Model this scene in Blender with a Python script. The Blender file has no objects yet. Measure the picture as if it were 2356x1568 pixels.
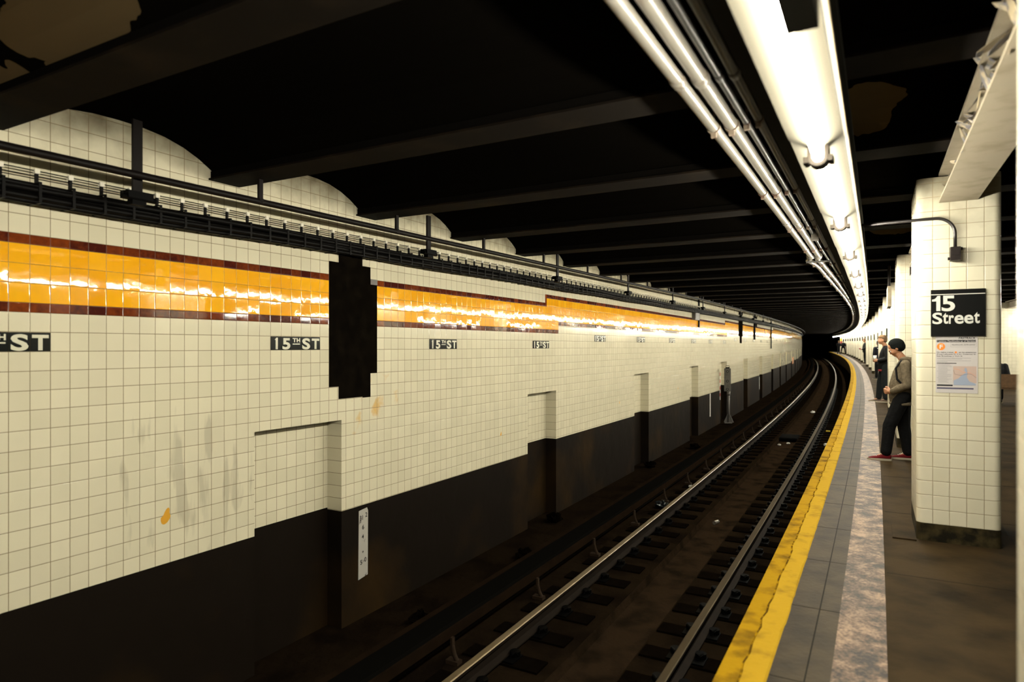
import bpy, bmesh, math, random
import numpy as np
from mathutils import Vector, Matrix
R = random.Random(15)
C = bpy.context.scene.collection
sc = bpy.context.scene

# ------------------------------------------------------------------ camera, world, exposure
EYE = 1.618
cam_d = bpy.data.cameras.new('camera'); cam = bpy.data.objects.new('camera', cam_d); C.objects.link(cam)
cam.location = (0, 0, EYE); cam.rotation_euler = (math.pi/2, 0, 0)
cam_d.sensor_width = 36; cam_d.lens = 1507.5/2356*36
cam_d.shift_y = 12.3/2356
cam_d.clip_start = 0.05; cam_d.clip_end = 600
cam_d.dof.use_dof = True; cam_d.dof.focus_distance = 9.0; cam_d.dof.aperture_fstop = 1.6
sc.camera = cam
w = bpy.data.worlds.new('world'); sc.world = w; w.use_nodes = True
w.node_tree.nodes['Background'].inputs[0].default_value = (0.05, 0.045, 0.035, 1)
w.node_tree.nodes['Background'].inputs[1].default_value = 0.0
sc.view_settings.view_transform = 'Standard'; sc.view_settings.look = 'None'
sc.view_settings.gamma = 1; sc.view_settings.use_curve_mapping = False
sc.view_settings.exposure = 3.85
sc.cycles.max_bounces = 4; sc.cycles.diffuse_bounces = 2; sc.cycles.use_adaptive_sampling = True; sc.cycles.adaptive_threshold = 0.05; sc.cycles.glossy_bounces = 2
TUBE_POWER = 16.0
TUBE_COLOR = (1.0, 0.95, 0.79)

# ------------------------------------------------------------------ the curved track line (s = distance along, o = offset to the right)
PHI, K0, K1, K2, K3 = -0.5124367, 0.00069312, 2.26897e-5, -8.921834e-6, 1.39575e-6
GRADE = 0.0058156
_S = np.arange(-30, 260, 0.05)
_th = PHI + K0*_S + K1*_S**2/2 + K2*_S**3/60 + K3*_S**4/2400
_th = np.where(_S > 150, np.interp(150, _S, _th) + (_S-150)*0.0018, _th)
_th = np.where(_S < 0, PHI + K0*_S, _th)
_x = np.cumsum(-np.sin(_th)*0.05); _y = np.cumsum(np.cos(_th)*0.05)
_i0 = int(np.argmin(abs(_S))); _x -= _x[_i0]; _y -= _y[_i0]
OW = -4.8973      # far wall face
def th_at(s): return float(np.interp(s, _S, _th))
def P(s, o, z, g=1):
    t = th_at(s)
    return Vector((float(np.interp(s, _S, _x)) + o*math.cos(t), float(np.interp(s, _S, _y)) + o*math.sin(t), z + g*GRADE*s))
_wx = _x + OW*np.cos(_th); _wy = _y + OW*np.sin(_th)
_wal = np.concatenate([[0], np.cumsum(np.hypot(np.diff(_wx), np.diff(_wy)))]); _wal -= _wal[_i0]
def wall_arc(s): return float(np.interp(s, _S, _wal))
def frame(s, o, z, g=1, turn=0.0):
    t = th_at(s) + turn
    m = Matrix(((math.cos(t), -math.sin(t), 0, 0), (math.sin(t), math.cos(t), 0, 0), (0, 0, 1, 0), (0, 0, 0, 1)))
    m.translation = P(s, o, z, g)
    return m

# ------------------------------------------------------------------ materials
def mat(name, col=(0.5, 0.5, 0.5), rough=0.6, metal=0.0, spec=0.5, noise=None, bump=None, emit=None, coat=0.0):
    """noise=(scale, second colour, amount low, amount high); bump=(scale, distance)"""
    m = bpy.data.materials.new(name); m.use_nodes = True
    nt = m.node_tree; b = nt.nodes['Principled BSDF']
    b.inputs['Base Color'].default_value = (*col, 1)
    b.inputs['Roughness'].default_value = rough
    b.inputs['Metallic'].default_value = metal
    b.inputs['Specular IOR Level'].default_value = spec
    b.inputs['Coat Weight'].default_value = coat
    if emit:
        b.inputs['Emission Color'].default_value = (*emit[0], 1); b.inputs['Emission Strength'].default_value = emit[1]
    tc = nt.nodes.new('ShaderNodeTexCoord')
    if noise:
        n = nt.nodes.new('ShaderNodeTexNoise'); n.inputs['Scale'].default_value = noise[0]; n.inputs['Detail'].default_value = 6
        nt.links.new(tc.outputs['Object'], n.inputs['Vector'])
        r = nt.nodes.new('ShaderNodeMapRange'); r.inputs[1].default_value = noise[2]; r.inputs[2].default_value = noise[3]
        nt.links.new(n.outputs['Fac'], r.inputs[0])
        x = nt.nodes.new('ShaderNodeMix'); x.data_type = 'RGBA'
        x.inputs[6].default_value = (*col, 1); x.inputs[7].default_value = (*noise[1], 1)
        nt.links.new(r.outputs[0], x.inputs[0]); nt.links.new(x.outputs[2], b.inputs['Base Color'])
    if bump:
        n = nt.nodes.new('ShaderNodeTexNoise'); n.inputs['Scale'].default_value = bump[0]; n.inputs['Detail'].default_value = 5
        nt.links.new(tc.outputs['Object'], n.inputs['Vector'])
        bp = nt.nodes.new('ShaderNodeBump'); bp.inputs['Distance'].default_value = bump[1]
        nt.links.new(n.outputs['Fac'], bp.inputs['Height']); nt.links.new(bp.outputs[0], b.inputs['Normal'])
    return m

def nd(nt, t, **kw):
    n = nt.nodes.new(t)
    for k, v in kw.items(): setattr(n, k, v)
    return n
def math_node(nt, op, a, b=None, clamp=False):
    n = nt.nodes.new('ShaderNodeMath'); n.operation = op; n.use_clamp = clamp
    for i, v in enumerate((a, b)):
        if v is None: continue
        if isinstance(v, (int, float)): n.inputs[i].default_value = v
        else: nt.links.new(v, n.inputs[i])
    return n.outputs[0]
def tile_mat(name, col, col2, grout, rough, tw, th, tilt=0.0006, wave=0.0004, gw=0.0016, dirt=0.0, centre=None, soot=None, stains=False):
    """square glazed tiles; the UV map counts tiles. every tile sits at its own small tilt"""
    m = bpy.data.materials.new(name); m.use_nodes = True
    nt = m.node_tree; L = nt.links.new; b = nt.nodes['Principled BSDF']
    uv = nd(nt, 'ShaderNodeUVMap'); uv.uv_map = 'UVMap'
    sp = nd(nt, 'ShaderNodeSeparateXYZ'); L(uv.outputs[0], sp.inputs[0])
    u, v = sp.outputs[0], sp.outputs[1]
    fu, fv = math_node(nt, 'FRACT', u), math_node(nt, 'FRACT', v)
    iu, iv = math_node(nt, 'FLOOR', u), math_node(nt, 'FLOOR', v)
    cb = nd(nt, 'ShaderNodeCombineXYZ'); L(iu, cb.inputs[0]); L(iv, cb.inputs[1])
    wn = nd(nt, 'ShaderNodeTexWhiteNoise', noise_dimensions='2D'); L(cb.outputs[0], wn.inputs['Vector'])
    sc3 = nd(nt, 'ShaderNodeSeparateColor'); L(wn.outputs['Color'], sc3.inputs[0])
    ra, rb, rc = sc3.outputs
    du = math_node(nt, 'MULTIPLY', math_node(nt, 'MINIMUM', fu, math_node(nt, 'SUBTRACT', 1.0, fu)), tw)
    dv = math_node(nt, 'MULTIPLY', math_node(nt, 'MINIMUM', fv, math_node(nt, 'SUBTRACT', 1.0, fv)), th)
    d = math_node(nt, 'MINIMUM', du, dv)
    mr = nd(nt, 'ShaderNodeMapRange'); mr.inputs[1].default_value = gw*0.6; mr.inputs[2].default_value = gw*1.5
    L(d, mr.inputs[0])
    body = nd(nt, 'ShaderNodeMix', data_type='RGBA'); body.inputs[6].default_value = (*col, 1); body.inputs[7].default_value = (*col2, 1)
    tc = nd(nt, 'ShaderNodeTexCoord')
    if centre:      # mottled glaze, lighter in the middle of each tile
        n = nd(nt, 'ShaderNodeTexNoise'); n.inputs['Scale'].default_value = 25; L(tc.outputs['Object'], n.inputs['Vector'])
        f = math_node(nt, 'ADD', math_node(nt, 'MULTIPLY', rc, 0.5), math_node(nt, 'MULTIPLY', n.outputs['Fac'], 0.7))
        L(math_node(nt, 'SUBTRACT', math_node(nt, 'MULTIPLY', f, 1.7), 0.75, True), body.inputs[0])
    else: L(rc, body.inputs[0])
    out = body.outputs[2]
    if dirt:
        n = nd(nt, 'ShaderNodeTexNoise'); n.inputs['Scale'].default_value = 1.3; n.inputs['Detail'].default_value = 8; n.inputs['Roughness'].default_value = 0.65
        mp = nd(nt, 'ShaderNodeMapping'); mp.inputs['Scale'].default_value = (1, 1, 0.35); L(tc.outputs['Object'], mp.inputs[0]); L(mp.outputs[0], n.inputs['Vector'])
        r2 = nd(nt, 'ShaderNodeMapRange'); r2.inputs[1].default_value = 0.52; r2.inputs[2].default_value = 0.8; r2.inputs[4].default_value = dirt; L(n.outputs['Fac'], r2.inputs[0])
        mx = nd(nt, 'ShaderNodeMix', data_type='RGBA'); mx.inputs[7].default_value = (0.33, 0.28, 0.19, 1)
        L(r2.outputs[0], mx.inputs[0]); L(out, mx.inputs[6]); out = mx.outputs[2]
    if stains:     # old drips and a rust bloom, each at its own place on the wall (in tile units)
        for (cu_, cv_, ru, rv, sx_, sy_, lo, hi, colr, amt) in ((11.0, -8.5, 8.0, 6.5, 0.9, 0.16, 0.53, 0.60, (0.30, 0.27, 0.20), 0.42), (28.0, -4.2, 4.2, 3.2, 0.55, 0.5, 0.50, 0.62, (0.62, 0.36, 0.08), 0.75)):
            mp = nd(nt, 'ShaderNodeMapping'); mp.inputs['Scale'].default_value = (sx_, sy_, 1); L(uv.outputs[0], mp.inputs[0])
            n = nd(nt, 'ShaderNodeTexNoise'); n.inputs['Scale'].default_value = 1.0; n.inputs['Detail'].default_value = 3; L(mp.outputs[0], n.inputs['Vector'])
            a1 = math_node(nt, 'DIVIDE', math_node(nt, 'SUBTRACT', u, cu_), ru); a2 = math_node(nt, 'DIVIDE', math_node(nt, 'SUBTRACT', v, cv_), rv)
            rad = math_node(nt, 'ADD', math_node(nt, 'MULTIPLY', a1, a1), math_node(nt, 'MULTIPLY', a2, a2))
            val = math_node(nt, 'SUBTRACT', n.outputs['Fac'], math_node(nt, 'MULTIPLY', rad, 0.12))
            r4 = nd(nt, 'ShaderNodeMapRange'); r4.inputs[1].default_value = lo; r4.inputs[2].default_value = hi; r4.inputs[4].default_value = amt; L(val, r4.inputs[0])
            inside = math_node(nt, 'LESS_THAN', rad, 1.0)
            mx = nd(nt, 'ShaderNodeMix', data_type='RGBA'); mx.inputs[7].default_value = (*colr, 1)
            L(math_node(nt, 'MULTIPLY', r4.outputs[0], inside), mx.inputs[0]); L(out, mx.inputs[6]); out = mx.outputs[2]
    if soot:
        so = nd(nt, 'ShaderNodeSeparateXYZ'); L(tc.outputs['Object'], so.inputs[0])
        n = nd(nt, 'ShaderNodeTexNoise'); n.inputs['Scale'].default_value = 5; n.inputs['Detail'].default_value = 6; L(tc.outputs['Object'], n.inputs['Vector'])
        zz = math_node(nt, 'ADD', so.outputs[2], math_node(nt, 'MULTIPLY', math_node(nt, 'SUBTRACT', n.outputs['Fac'], 0.5), 0.5))
        r3 = nd(nt, 'ShaderNodeMapRange'); r3.inputs[1].default_value = soot[0]; r3.inputs[2].default_value = soot[1]; L(zz, r3.inputs[0])
        mx = nd(nt, 'ShaderNodeMix', data_type='RGBA'); mx.inputs[7].default_value = (0.09, 0.062, 0.03, 1)
        L(r3.outputs[0], mx.inputs[0]); L(out, mx.inputs[6]); out = mx.outputs[2]
    g = nd(nt, 'ShaderNodeMix', data_type='RGBA'); g.inputs[6].default_value = (*grout, 1)
    L(mr.outputs[0], g.inputs[0]); L(out, g.inputs[7]); L(g.outputs[2], b.inputs['Base Color'])
    rr = nd(nt, 'ShaderNodeMapRange'); rr.inputs[3].default_value = 0.75; rr.inputs[4].default_value = rough
    L(mr.outputs[0], rr.inputs[0]); L(rr.outputs[0], b.inputs['Roughness'])
    ha = math_node(nt, 'MULTIPLY', math_node(nt, 'SUBTRACT', ra, 0.5), fu)
    hb = math_node(nt, 'MULTIPLY', math_node(nt, 'SUBTRACT', rb, 0.5), fv)
    h = math_node(nt, 'MULTIPLY', math_node(nt, 'ADD', ha, hb), tilt*2)
    nz = nd(nt, 'ShaderNodeTexNoise'); nz.inputs['Scale'].default_value = 14; nz.inputs['Detail'].default_value = 1; L(tc.outputs['Object'], nz.inputs['Vector'])
    h = math_node(nt, 'ADD', h, math_node(nt, 'MULTIPLY', nz.outputs['Fac'], wave))
    e = nd(nt, 'ShaderNodeMapRange'); e.interpolation_type = 'SMOOTHSTEP'; e.inputs[1].default_value = 0.0; e.inputs[2].default_value = 0.006; e.inputs[4].default_value = 0.0012
    L(d, e.inputs[0]); h = math_node(nt, 'ADD', h, e.outputs[0])
    bp = nd(nt, 'ShaderNodeBump'); bp.inputs['Distance'].default_value = 1.0; L(h, bp.inputs['Height']); L(bp.outputs[0], b.inputs['Normal'])
    return m

M = {}
M['tile'] = tile_mat('cream_tile', (0.62, 0.575, 0.42), (0.68, 0.63, 0.465), (0.17, 0.12, 0.055), 0.10, 0.1226, 0.1295, tilt=0.0004, wave=0.0001, dirt=0.16, soot=(3.0, 3.42), gw=0.002, stains=True)
M['tile'].node_tree.nodes['Principled BSDF'].inputs['Specular IOR Level'].default_value = 0.4
M['coltile'] = tile_mat('column_tile', (0.62, 0.585, 0.445), (0.68, 0.64, 0.50), (0.26, 0.19, 0.10), 0.2, 0.114, 0.115, tilt=0.0003, wave=0.0002, dirt=0.16, soot=(2.55, 3.05))
M['yellow'] = tile_mat('orange_tile', (0.83, 0.36, 0.006), (0.92, 0.45, 0.012), (0.20, 0.10, 0.02), 0.035, 0.1226, 0.1283, tilt=0.0006, wave=0.0004)
M['brown'] = tile_mat('brown_tile', (0.055, 0.010, 0.006), (0.22, 0.045, 0.008), (0.10, 0.04, 0.02), 0.05, 0.1226, 0.0635, tilt=0.0003, wave=0.00015, centre=True)
M['brown'].node_tree.nodes['Principled BSDF'].inputs['Specular IOR Level'].default_value = 0.35
M['dado'] = mat('dark_painted_plaster', (0.0072, 0.0048, 0.0031), 0.65, spec=0.05, noise=(0.9, (0.024, 0.013, 0.004), 0.5, 0.75), bump=(3, 0.01))
M['mastic'] = mat('black_mastic', (0.0032, 0.0025, 0.0018), 0.9, spec=0.0, noise=(9, (0.006, 0.0045, 0.003), 0.4, 0.7), bump=(14, 0.008))
M['black_paint'] = mat('black_paint', (0.0035, 0.003, 0.0025), 0.8, spec=0.0, bump=(6, 0.01))
M['soffit'] = mat('sooty_beam_paint', (0.0052, 0.0036, 0.0024), 0.8, spec=0.05, noise=(3, (0.013, 0.0085, 0.0048), 0.5, 0.75))
M['steel_dark'] = mat('dark_steel', (0.005, 0.0032, 0.0026), 0.5, spec=0.12)
M['cable'] = mat('black_cable', (0.0026, 0.0022, 0.0019), 0.5, spec=0.1)
M['knob'] = mat('clear_insulator', (0.85, 0.80, 0.68), 0.1, coat=1.0)
M['pipe'] = mat('painted_pipe', (0.115, 0.105, 0.088), 0.28, noise=(6, (0.085, 0.06, 0.042), 0.6, 0.72))
M['pipe_grey'] = mat('galvanised_pipe', (0.075, 0.072, 0.066), 0.35, metal=0.4)
M['rust'] = mat('rusty_fitting', (0.07, 0.032, 0.017), 0.55, noise=(20, (0.16, 0.125, 0.09), 0.45, 0.6))
M['bracket_rust'] = mat('bracket_iron', (0.022, 0.013, 0.007), 0.7, spec=0.1)
M['white_enamel'] = mat('white_enamel', (0.10, 0.092, 0.07), 0.8, spec=0.1)
M['tan'] = mat('tan_enamel', (0.12, 0.085, 0.042), 0.6)
M['holder'] = mat('lampholder_plastic', (0.010, 0.0075, 0.005), 0.7, spec=0.1)
M['board'] = mat('grey_board', (0.015, 0.015, 0.0145), 0.8, spec=0.05)
M['tube'] = mat('lit_tube', (1, 1, 1), 0.5, emit=(TUBE_COLOR, TUBE_POWER))
M['railtop'] = mat('worn_rail_steel', (0.15, 0.112, 0.065), 0.34, metal=0.85)
M['railside'] = mat('rusty_rail_steel', (0.011, 0.0075, 0.005), 0.8, spec=0.06, noise=(8, (0.007, 0.005, 0.0035), 0.4, 0.7))
M['tie'] = mat('sooty_timber', (0.0022, 0.0015, 0.001), 0.95, spec=0.0, noise=(12, (0.004, 0.0027, 0.0016), 0.4, 0.8), bump=(30, 0.004))
M['plate'] = mat('sooty_iron', (0.0012, 0.0011, 0.001), 0.5, spec=0.05)
M['bed'] = mat('dirty_track_concrete', (0.0100, 0.0064, 0.0036), 0.95, spec=0.0, noise=(2.2, (0.0055, 0.0036, 0.0023), 0.45, 0.62), bump=(9, 0.03))
M['trough'] = mat('trough_concrete', (0.020, 0.0125, 0.007), 0.95, spec=0.0, noise=(3.5, (0.009, 0.006, 0.0037), 0.45, 0.65), bump=(16, 0.02))
M['thirdboard'] = mat('cover_board', (0.0115, 0.0068, 0.0040), 0.9, spec=0.0, noise=(5, (0.007, 0.0044, 0.0028), 0.4, 0.7))
M['thirdtop'] = mat('cover_board_top', (0.0030, 0.0028, 0.0024), 0.9, spec=0.0)
M['wood'] = mat('bench_wood', (0.12, 0.06, 0.022), 0.5, noise=(14, (0.08, 0.04, 0.013), 0.4, 0.7))
M['plinth'] = mat('sooty_plinth', (0.045, 0.034, 0.014), 0.8, spec=0.1, noise=(9, (0.010, 0.008, 0.0045), 0.42, 0.6), bump=(20, 0.008))
M['girder'] = mat('cream_girder_paint', (0.20, 0.17, 0.12), 0.7, spec=0.2, noise=(7, (0.15, 0.12, 0.075), 0.5, 0.75))
M['flake'] = mat('paint_flake', (0.24, 0.19, 0.11), 0.6, noise=(11, (0.05, 0.045, 0.05), 0.45, 0.55))
M['sign_black'] = mat('sign_black', (0.003, 0.003, 0.003), 0.35, spec=0.15)
M['tablet_black'] = mat('tablet_black', (0.0045, 0.006, 0.005), 0.15, spec=0.3)
M['letter'] = mat('letter_white', (0.62, 0.62, 0.57), 0.4)
M['cream_letter'] = mat('letter_cream', (0.62, 0.60, 0.46), 0.2)
M['paper'] = mat('paper_lilac_white', (0.52, 0.49, 0.48), 0.55)
M['ink'] = mat('ink_dark', (0.012, 0.012, 0.013), 0.6, spec=0.2)
M['greyink'] = mat('ink_grey', (0.27, 0.26, 0.27), 0.5)
M['orange_ink'] = mat('ink_orange', (0.82, 0.23, 0.02), 0.5)
M['blue_ink'] = mat('ink_pale_blue', (0.30, 0.35, 0.46), 0.5)
M['pink_ink'] = mat('ink_pale_pink', (0.48, 0.36, 0.31), 0.5)
M['navy_ink'] = mat('ink_navy', (0.07, 0.065, 0.12), 0.5)
M['box_brown'] = mat('brown_box_paint', (0.010, 0.0055, 0.0045), 0.5, spec=0.3)
M['conduit'] = mat('grey_conduit', (0.025, 0.021, 0.021), 0.35, metal=0.3)
M['signal'] = mat('signal_grey', (0.085, 0.078, 0.066), 0.5, noise=(9, (0.06, 0.053, 0.042), 0.45, 0.7))
M['signal_pole'] = mat('signal_pole_paint', (0.11, 0.10, 0.09), 0.5)
M['red'] = mat('marker_red', (0.42, 0.03, 0.02), 0.5)
M['orange_paint'] = mat('orange_red_paint', (0.50, 0.13, 0.04), 0.6, noise=(14, (0.45, 0.30, 0.14), 0.45, 0.6))
M['white'] = mat('plain_white', (0.55, 0.54, 0.50), 0.5)
M['chain_plate'] = mat('number_plate_paint', (0.40, 0.38, 0.34), 0.5, noise=(14, (0.10, 0.09, 0.08), 0.6, 0.72))
M['litter_yellow'] = mat('yellow_plastic', (0.75, 0.55, 0.02), 0.4)
M['bagplastic'] = mat('crumpled_plastic', (0.012, 0.014, 0.015), 0.2)
M['can'] = mat('aluminium_can', (0.45, 0.42, 0.36), 0.25, metal=0.8)
M['skin'] = mat('skin', (0.36, 0.165, 0.085), 0.55)
M['hoodie'] = mat('hoodie_cloth', (0.125, 0.100, 0.065), 0.95, spec=0.1, noise=(30, (0.08, 0.062, 0.04), 0.4, 0.7), bump=(11, 0.02))
M['beanie'] = mat('beanie_knit', (0.0032, 0.0042, 0.0038), 0.95, spec=0.15, bump=(90, 0.004))
M['black_jean'] = mat('black_denim', (0.0032, 0.0032, 0.0035), 0.85, spec=0.15, bump=(9, 0.02))
M['blue_jean'] = mat('dark_blue_denim', (0.0090, 0.0106, 0.0118), 0.85, spec=0.15, bump=(9, 0.02))
M['black_jacket'] = mat('black_jacket_cloth', (0.0029, 0.0029, 0.0038), 0.7, spec=0.15, bump=(7, 0.02))
M['navy_jacket'] = mat('navy_jacket_cloth', (0.0045, 0.0054, 0.0096), 0.6, spec=0.15, bump=(10, 0.02))
M['slate_jacket'] = mat('slate_jacket_cloth', (0.0144, 0.0160, 0.0166), 0.7, spec=0.15, bump=(9, 0.02))
M['brown_hair'] = mat('brown_hair', (0.10, 0.052, 0.022), 0.6, bump=(60, 0.006))
M['dark_hair'] = mat('dark_hair', (0.022, 0.012, 0.009), 0.45, bump=(60, 0.006))
M['cap_brown'] = mat('brown_cap_cloth', (0.17, 0.095, 0.038), 0.8)
M['red_shoe'] = mat('red_canvas', (0.11, 0.007, 0.010), 0.8, spec=0.1, bump=(80, 0.003))
M['sole'] = mat('cream_rubber', (0.32, 0.28, 0.2), 0.7)
M['brown_shoe'] = mat('brown_leather', (0.07, 0.038, 0.02), 0.5)
M['dark_shoe'] = mat('dark_leather', (0.006, 0.005, 0.005), 0.5)
M['red_cloth'] = mat('red_cloth', (0.16, 0.01, 0.012), 0.8)

# ------------------------------------------------------------------ mesh helpers
class MB:
    def __init__(s): s.v = []; s.f = []; s.m = []; s.uv = []
    def quad(s, a, b, c, d, m=0, uv=None):
        i = len(s.v); s.v += [a, b, c, d]; s.f.append((i, i+1, i+2, i+3)); s.m.append(m); s.uv.append(uv)
    def poly(s, pts, m=0):
        i = len(s.v); s.v += list(pts); s.f.append(tuple(range(i, i+len(pts)))); s.m.append(m); s.uv.append(None)
    def grid(s, rows, m=0, closed=False, flip=False, cap=False):
        n = len(rows[0]); i = len(s.v)
        for r in rows: s.v += list(r)
        for a in range(len(rows)-1):
            for b in range(n if closed else n-1):
                c = (b+1) % n
                q = (i+a*n+b, i+a*n+c, i+(a+1)*n+c, i+(a+1)*n+b)
                s.f.append(q[::-1] if flip else q); s.m.append(m); s.uv.append(None)
        if cap:
            for a, rv in ((0, True), (len(rows)-1, False)):
                f = tuple(i+a*n+b for b in range(n))
                if rv != flip: f = f[::-1]
                s.f.append(f); s.m.append(m); s.uv.append(None)
    def box(s, x0, x1, y0, y1, z0, z1, m=0, T=None):
        c = [Vector(p) for p in ((x0,y0,z0),(x1,y0,z0),(x1,y1,z0),(x0,y1,z0),(x0,y0,z1),(x1,y0,z1),(x1,y1,z1),(x0,y1,z1))]
        if T is not None: c = [T @ p for p in c]
        i = len(s.v); s.v += c
        for q in ((0,3,2,1),(4,5,6,7),(0,1,5,4),(1,2,6,5),(2,3,7,6),(3,0,4,7)):
            s.f.append(tuple(i+k for k in q)); s.m.append(m); s.uv.append(None)
    def sweep(s, prof, s0, s1, ds=0.5, g=1, m=0, closed=True, cap=True):
        """profile of (o, z) carried along the track line"""
        n = max(1, int(math.ceil((s1-s0)/ds)))
        rows = [[P(s0+(s1-s0)*k/n, o, z, g) for o, z in prof] for k in range(n+1)]
        s.grid(rows, m, closed=closed, cap=cap and closed)
    def tube(s, pts, r, n=10, m=0, cap=True):
        pts = [Vector(p) for p in pts]; rows = []
        rr = r if isinstance(r, (list, tuple)) else [r]*len(pts)
        up = None
        for k, p in enumerate(pts):
            a = pts[max(0, k-1)]; b = pts[min(len(pts)-1, k+1)]; t = (b-a).normalized()
            if up is None:
                up = Vector((0, 0, 1)) if abs(t.z) < 0.9 else Vector((1, 0, 0))
            x = t.cross(up).normalized(); y = x.cross(t).normalized(); up = y
            rows.append([p + (x*math.cos(q) + y*math.sin(q))*rr[k] for q in [2*math.pi*j/n for j in range(n)]])
        s.grid(rows, m, closed=True, cap=cap)
    def cyl(s, a, b, r, n=14, m=0): s.tube([a, b], r, n, m)
    def ball(s, c, r, n=10, m=0, T=None):
        c = Vector(c); r = r if isinstance(r, (tuple, list)) else (r, r, r); rows = []
        for i in range(n+1):
            ph = math.pi*(0.002+0.996*i/n); row = []
            for j in range(n*2):
                q = math.pi*j/n
                v = Vector((r[0]*math.sin(ph)*math.cos(q), r[1]*math.sin(ph)*math.sin(q), -r[2]*math.cos(ph)))
                if T is not None: v = T @ v
                row.append(c+v)
            rows.append(row)
        s.grid(rows, m, closed=True, cap=True)
    def cone(s, a, b, ra, rb, n=10, m=0):
        """capsule that tapers from a to b"""
        a, b = Vector(a), Vector(b); t = (b-a)
        s.ball(a, ra, 6, m); s.ball(b, rb, 6, m)
        if t.length > 1e-5: s.tube([a, b], [ra, rb], n, m)

def obj(name, mb, mats, parent=None, world=None, smooth=False, kind=None):
    me = bpy.data.meshes.new(name)
    me.from_pydata([tuple(v) for v in mb.v], [], mb.f)
    for k in (mats if isinstance(mats, (list, tuple)) else [mats]): me.materials.append(M[k])
    me.polygons.foreach_set('material_index', mb.m)
    if any(u is not None for u in mb.uv):
        l = me.uv_layers.new(name='UVMap')
        for p, u in zip(me.polygons, mb.uv):
            if u is not None:
                for k, li in enumerate(p.loop_indices): l.data[li].uv = u[k]
    if smooth: me.polygons.foreach_set('use_smooth', [True]*len(me.polygons))
    me.update()
    o = bpy.data.objects.new(name, me); C.objects.link(o)
    if parent: o.parent = parent
    if world is not None: o.matrix_world = world
    if kind: o['kind'] = kind
    return o
def smooth_by_angle(o, deg=40):
    me = o.data
    me.polygons.foreach_set('use_smooth', [True]*len(me.polygons))
    bm = bmesh.new(); bm.from_mesh(me)
    bmesh.ops.remove_doubles(bm, verts=bm.verts, dist=1e-5)
    for e in bm.edges:
        if len(e.link_faces) == 2 and e.calc_face_angle(0) > math.radians(deg): e.smooth = False
    bm.to_mesh(me); bm.free(); return o
def tag(o, label, cat, group=None):
    o['label'] = label; o['category'] = cat
    if group: o['group'] = group
    return o
def thing(name, label, cat, mw, group=None):
    o = bpy.data.objects.new(name, None); o.empty_display_size = 0.1; C.objects.link(o); o.matrix_world = mw
    return tag(o, label, cat, group)
def copy_tree(o, parent=None, world=None):
    c = o.copy(); C.objects.link(c); c.parent = parent
    if world is not None: c.matrix_world = world
    for ch in o.children: copy_tree(ch, c)
    return c
def text_mesh(name, body, mat_key, width, height, parent, T, bold=0.02, depth=0.0012, shear=0.0, spacing=1.0):
    """lettering scaled to a box width x height, lying in local XZ; T places its lower-left corner"""
    cu = bpy.data.curves.new(name, 'FONT'); cu.body = body; cu.size = 1.0; cu.offset = bold; cu.extrude = 0.02; cu.shear = shear
    cu.space_character = spacing; cu.resolution_u = 4
    tmp = bpy.data.objects.new('tmp', cu); C.objects.link(tmp)
    dg = bpy.context.evaluated_depsgraph_get(); dg.update()
    me = bpy.data.meshes.new_from_object(tmp.evaluated_get(dg)); bpy.data.objects.remove(tmp)
    co = np.array([v.co[:] for v in me.vertices])
    lo, hi = co.min(0), co.max(0)
    for v in me.vertices:
        x, y, z = v.co
        v.co = ((x-lo[0])/(hi[0]-lo[0])*width, -(z-lo[2])/(hi[2]-lo[2])*depth, (y-lo[1])/(hi[1]-lo[1])*height)
    me.materials.clear(); me.materials.append(M[mat_key]); me.name = name
    o = bpy.data.objects.new(name, me); C.objects.link(o); o.parent = parent; o.matrix_local = T
    return o
def figure_one(mk, width, height, parent, T, depth=0.0012, flag=True):
    pts = [(0.52, 0), (1, 0), (1, 1), (0.66, 1), (0.50, 0.88), (0.30, 0.79), (0.0, 0.76), (0.0, 0.64), (0.52, 0.64)] if flag else [(0.3, 0), (1, 0), (1, 1), (0.55, 1), (0.0, 0.82), (0.3, 0.80)]
    mb = MB(); f = [Vector((x*width, -depth, z*height)) for x, z in pts]; b = [Vector((x*width, 0, z*height)) for x, z in pts]
    mb.grid([b, f], closed=True, flip=True); mb.poly(f)
    o = obj('letter', mb, mk, parent); o.matrix_local = T; return o
def Tr(x, y, z): return Matrix.Translation((x, y, z))

S0, S1 = -7.0, 150.0
# ------------------------------------------------------------------ far wall
RECESS = [(-1.4, -0.3), (4.01, 5.11), (9.31, 10.39), (14.71, 15.84), (20.12, 21.27), (24.98, 26.3), (30.5, 31.71), (36.04, 37.26), (41.8, 42.97), (47.35, 48.46), (53.0, 54.1), (59.8, 60.97), (66.2, 67.4), (72, 73.2), (78, 79.2), (84, 85.2), (90, 91.2)]
DADO = [(-99, -0.088), (5.11, -0.105), (9.31, 0.0037), (24.98, 0.125), (42.4, 0.245), (60.4, 0.36), (79, 0.47), (99, 0.58), (118, 0.69), (137, 0.8)]
BTOP = [(-99, 0.0), (10.01, 0.1425), (25.95, 0.25), (42.9, 0.36), (60.4, 0.47), (79, 0.58), (99, 0.69), (118, 0.8), (137, 0.91)]
BBOT = [(-99, 0.0), (10.49, 0.1425), (26.35, 0.25), (43.3, 0.36), (60.9, 0.47), (79.5, 0.58), (99.5, 0.69), (118.5, 0.8), (137.5, 0.91)]
def step(tab, s):
    v = tab[0][1]
    for a, b in tab:
        if s >= a: v = b
    return v
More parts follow.
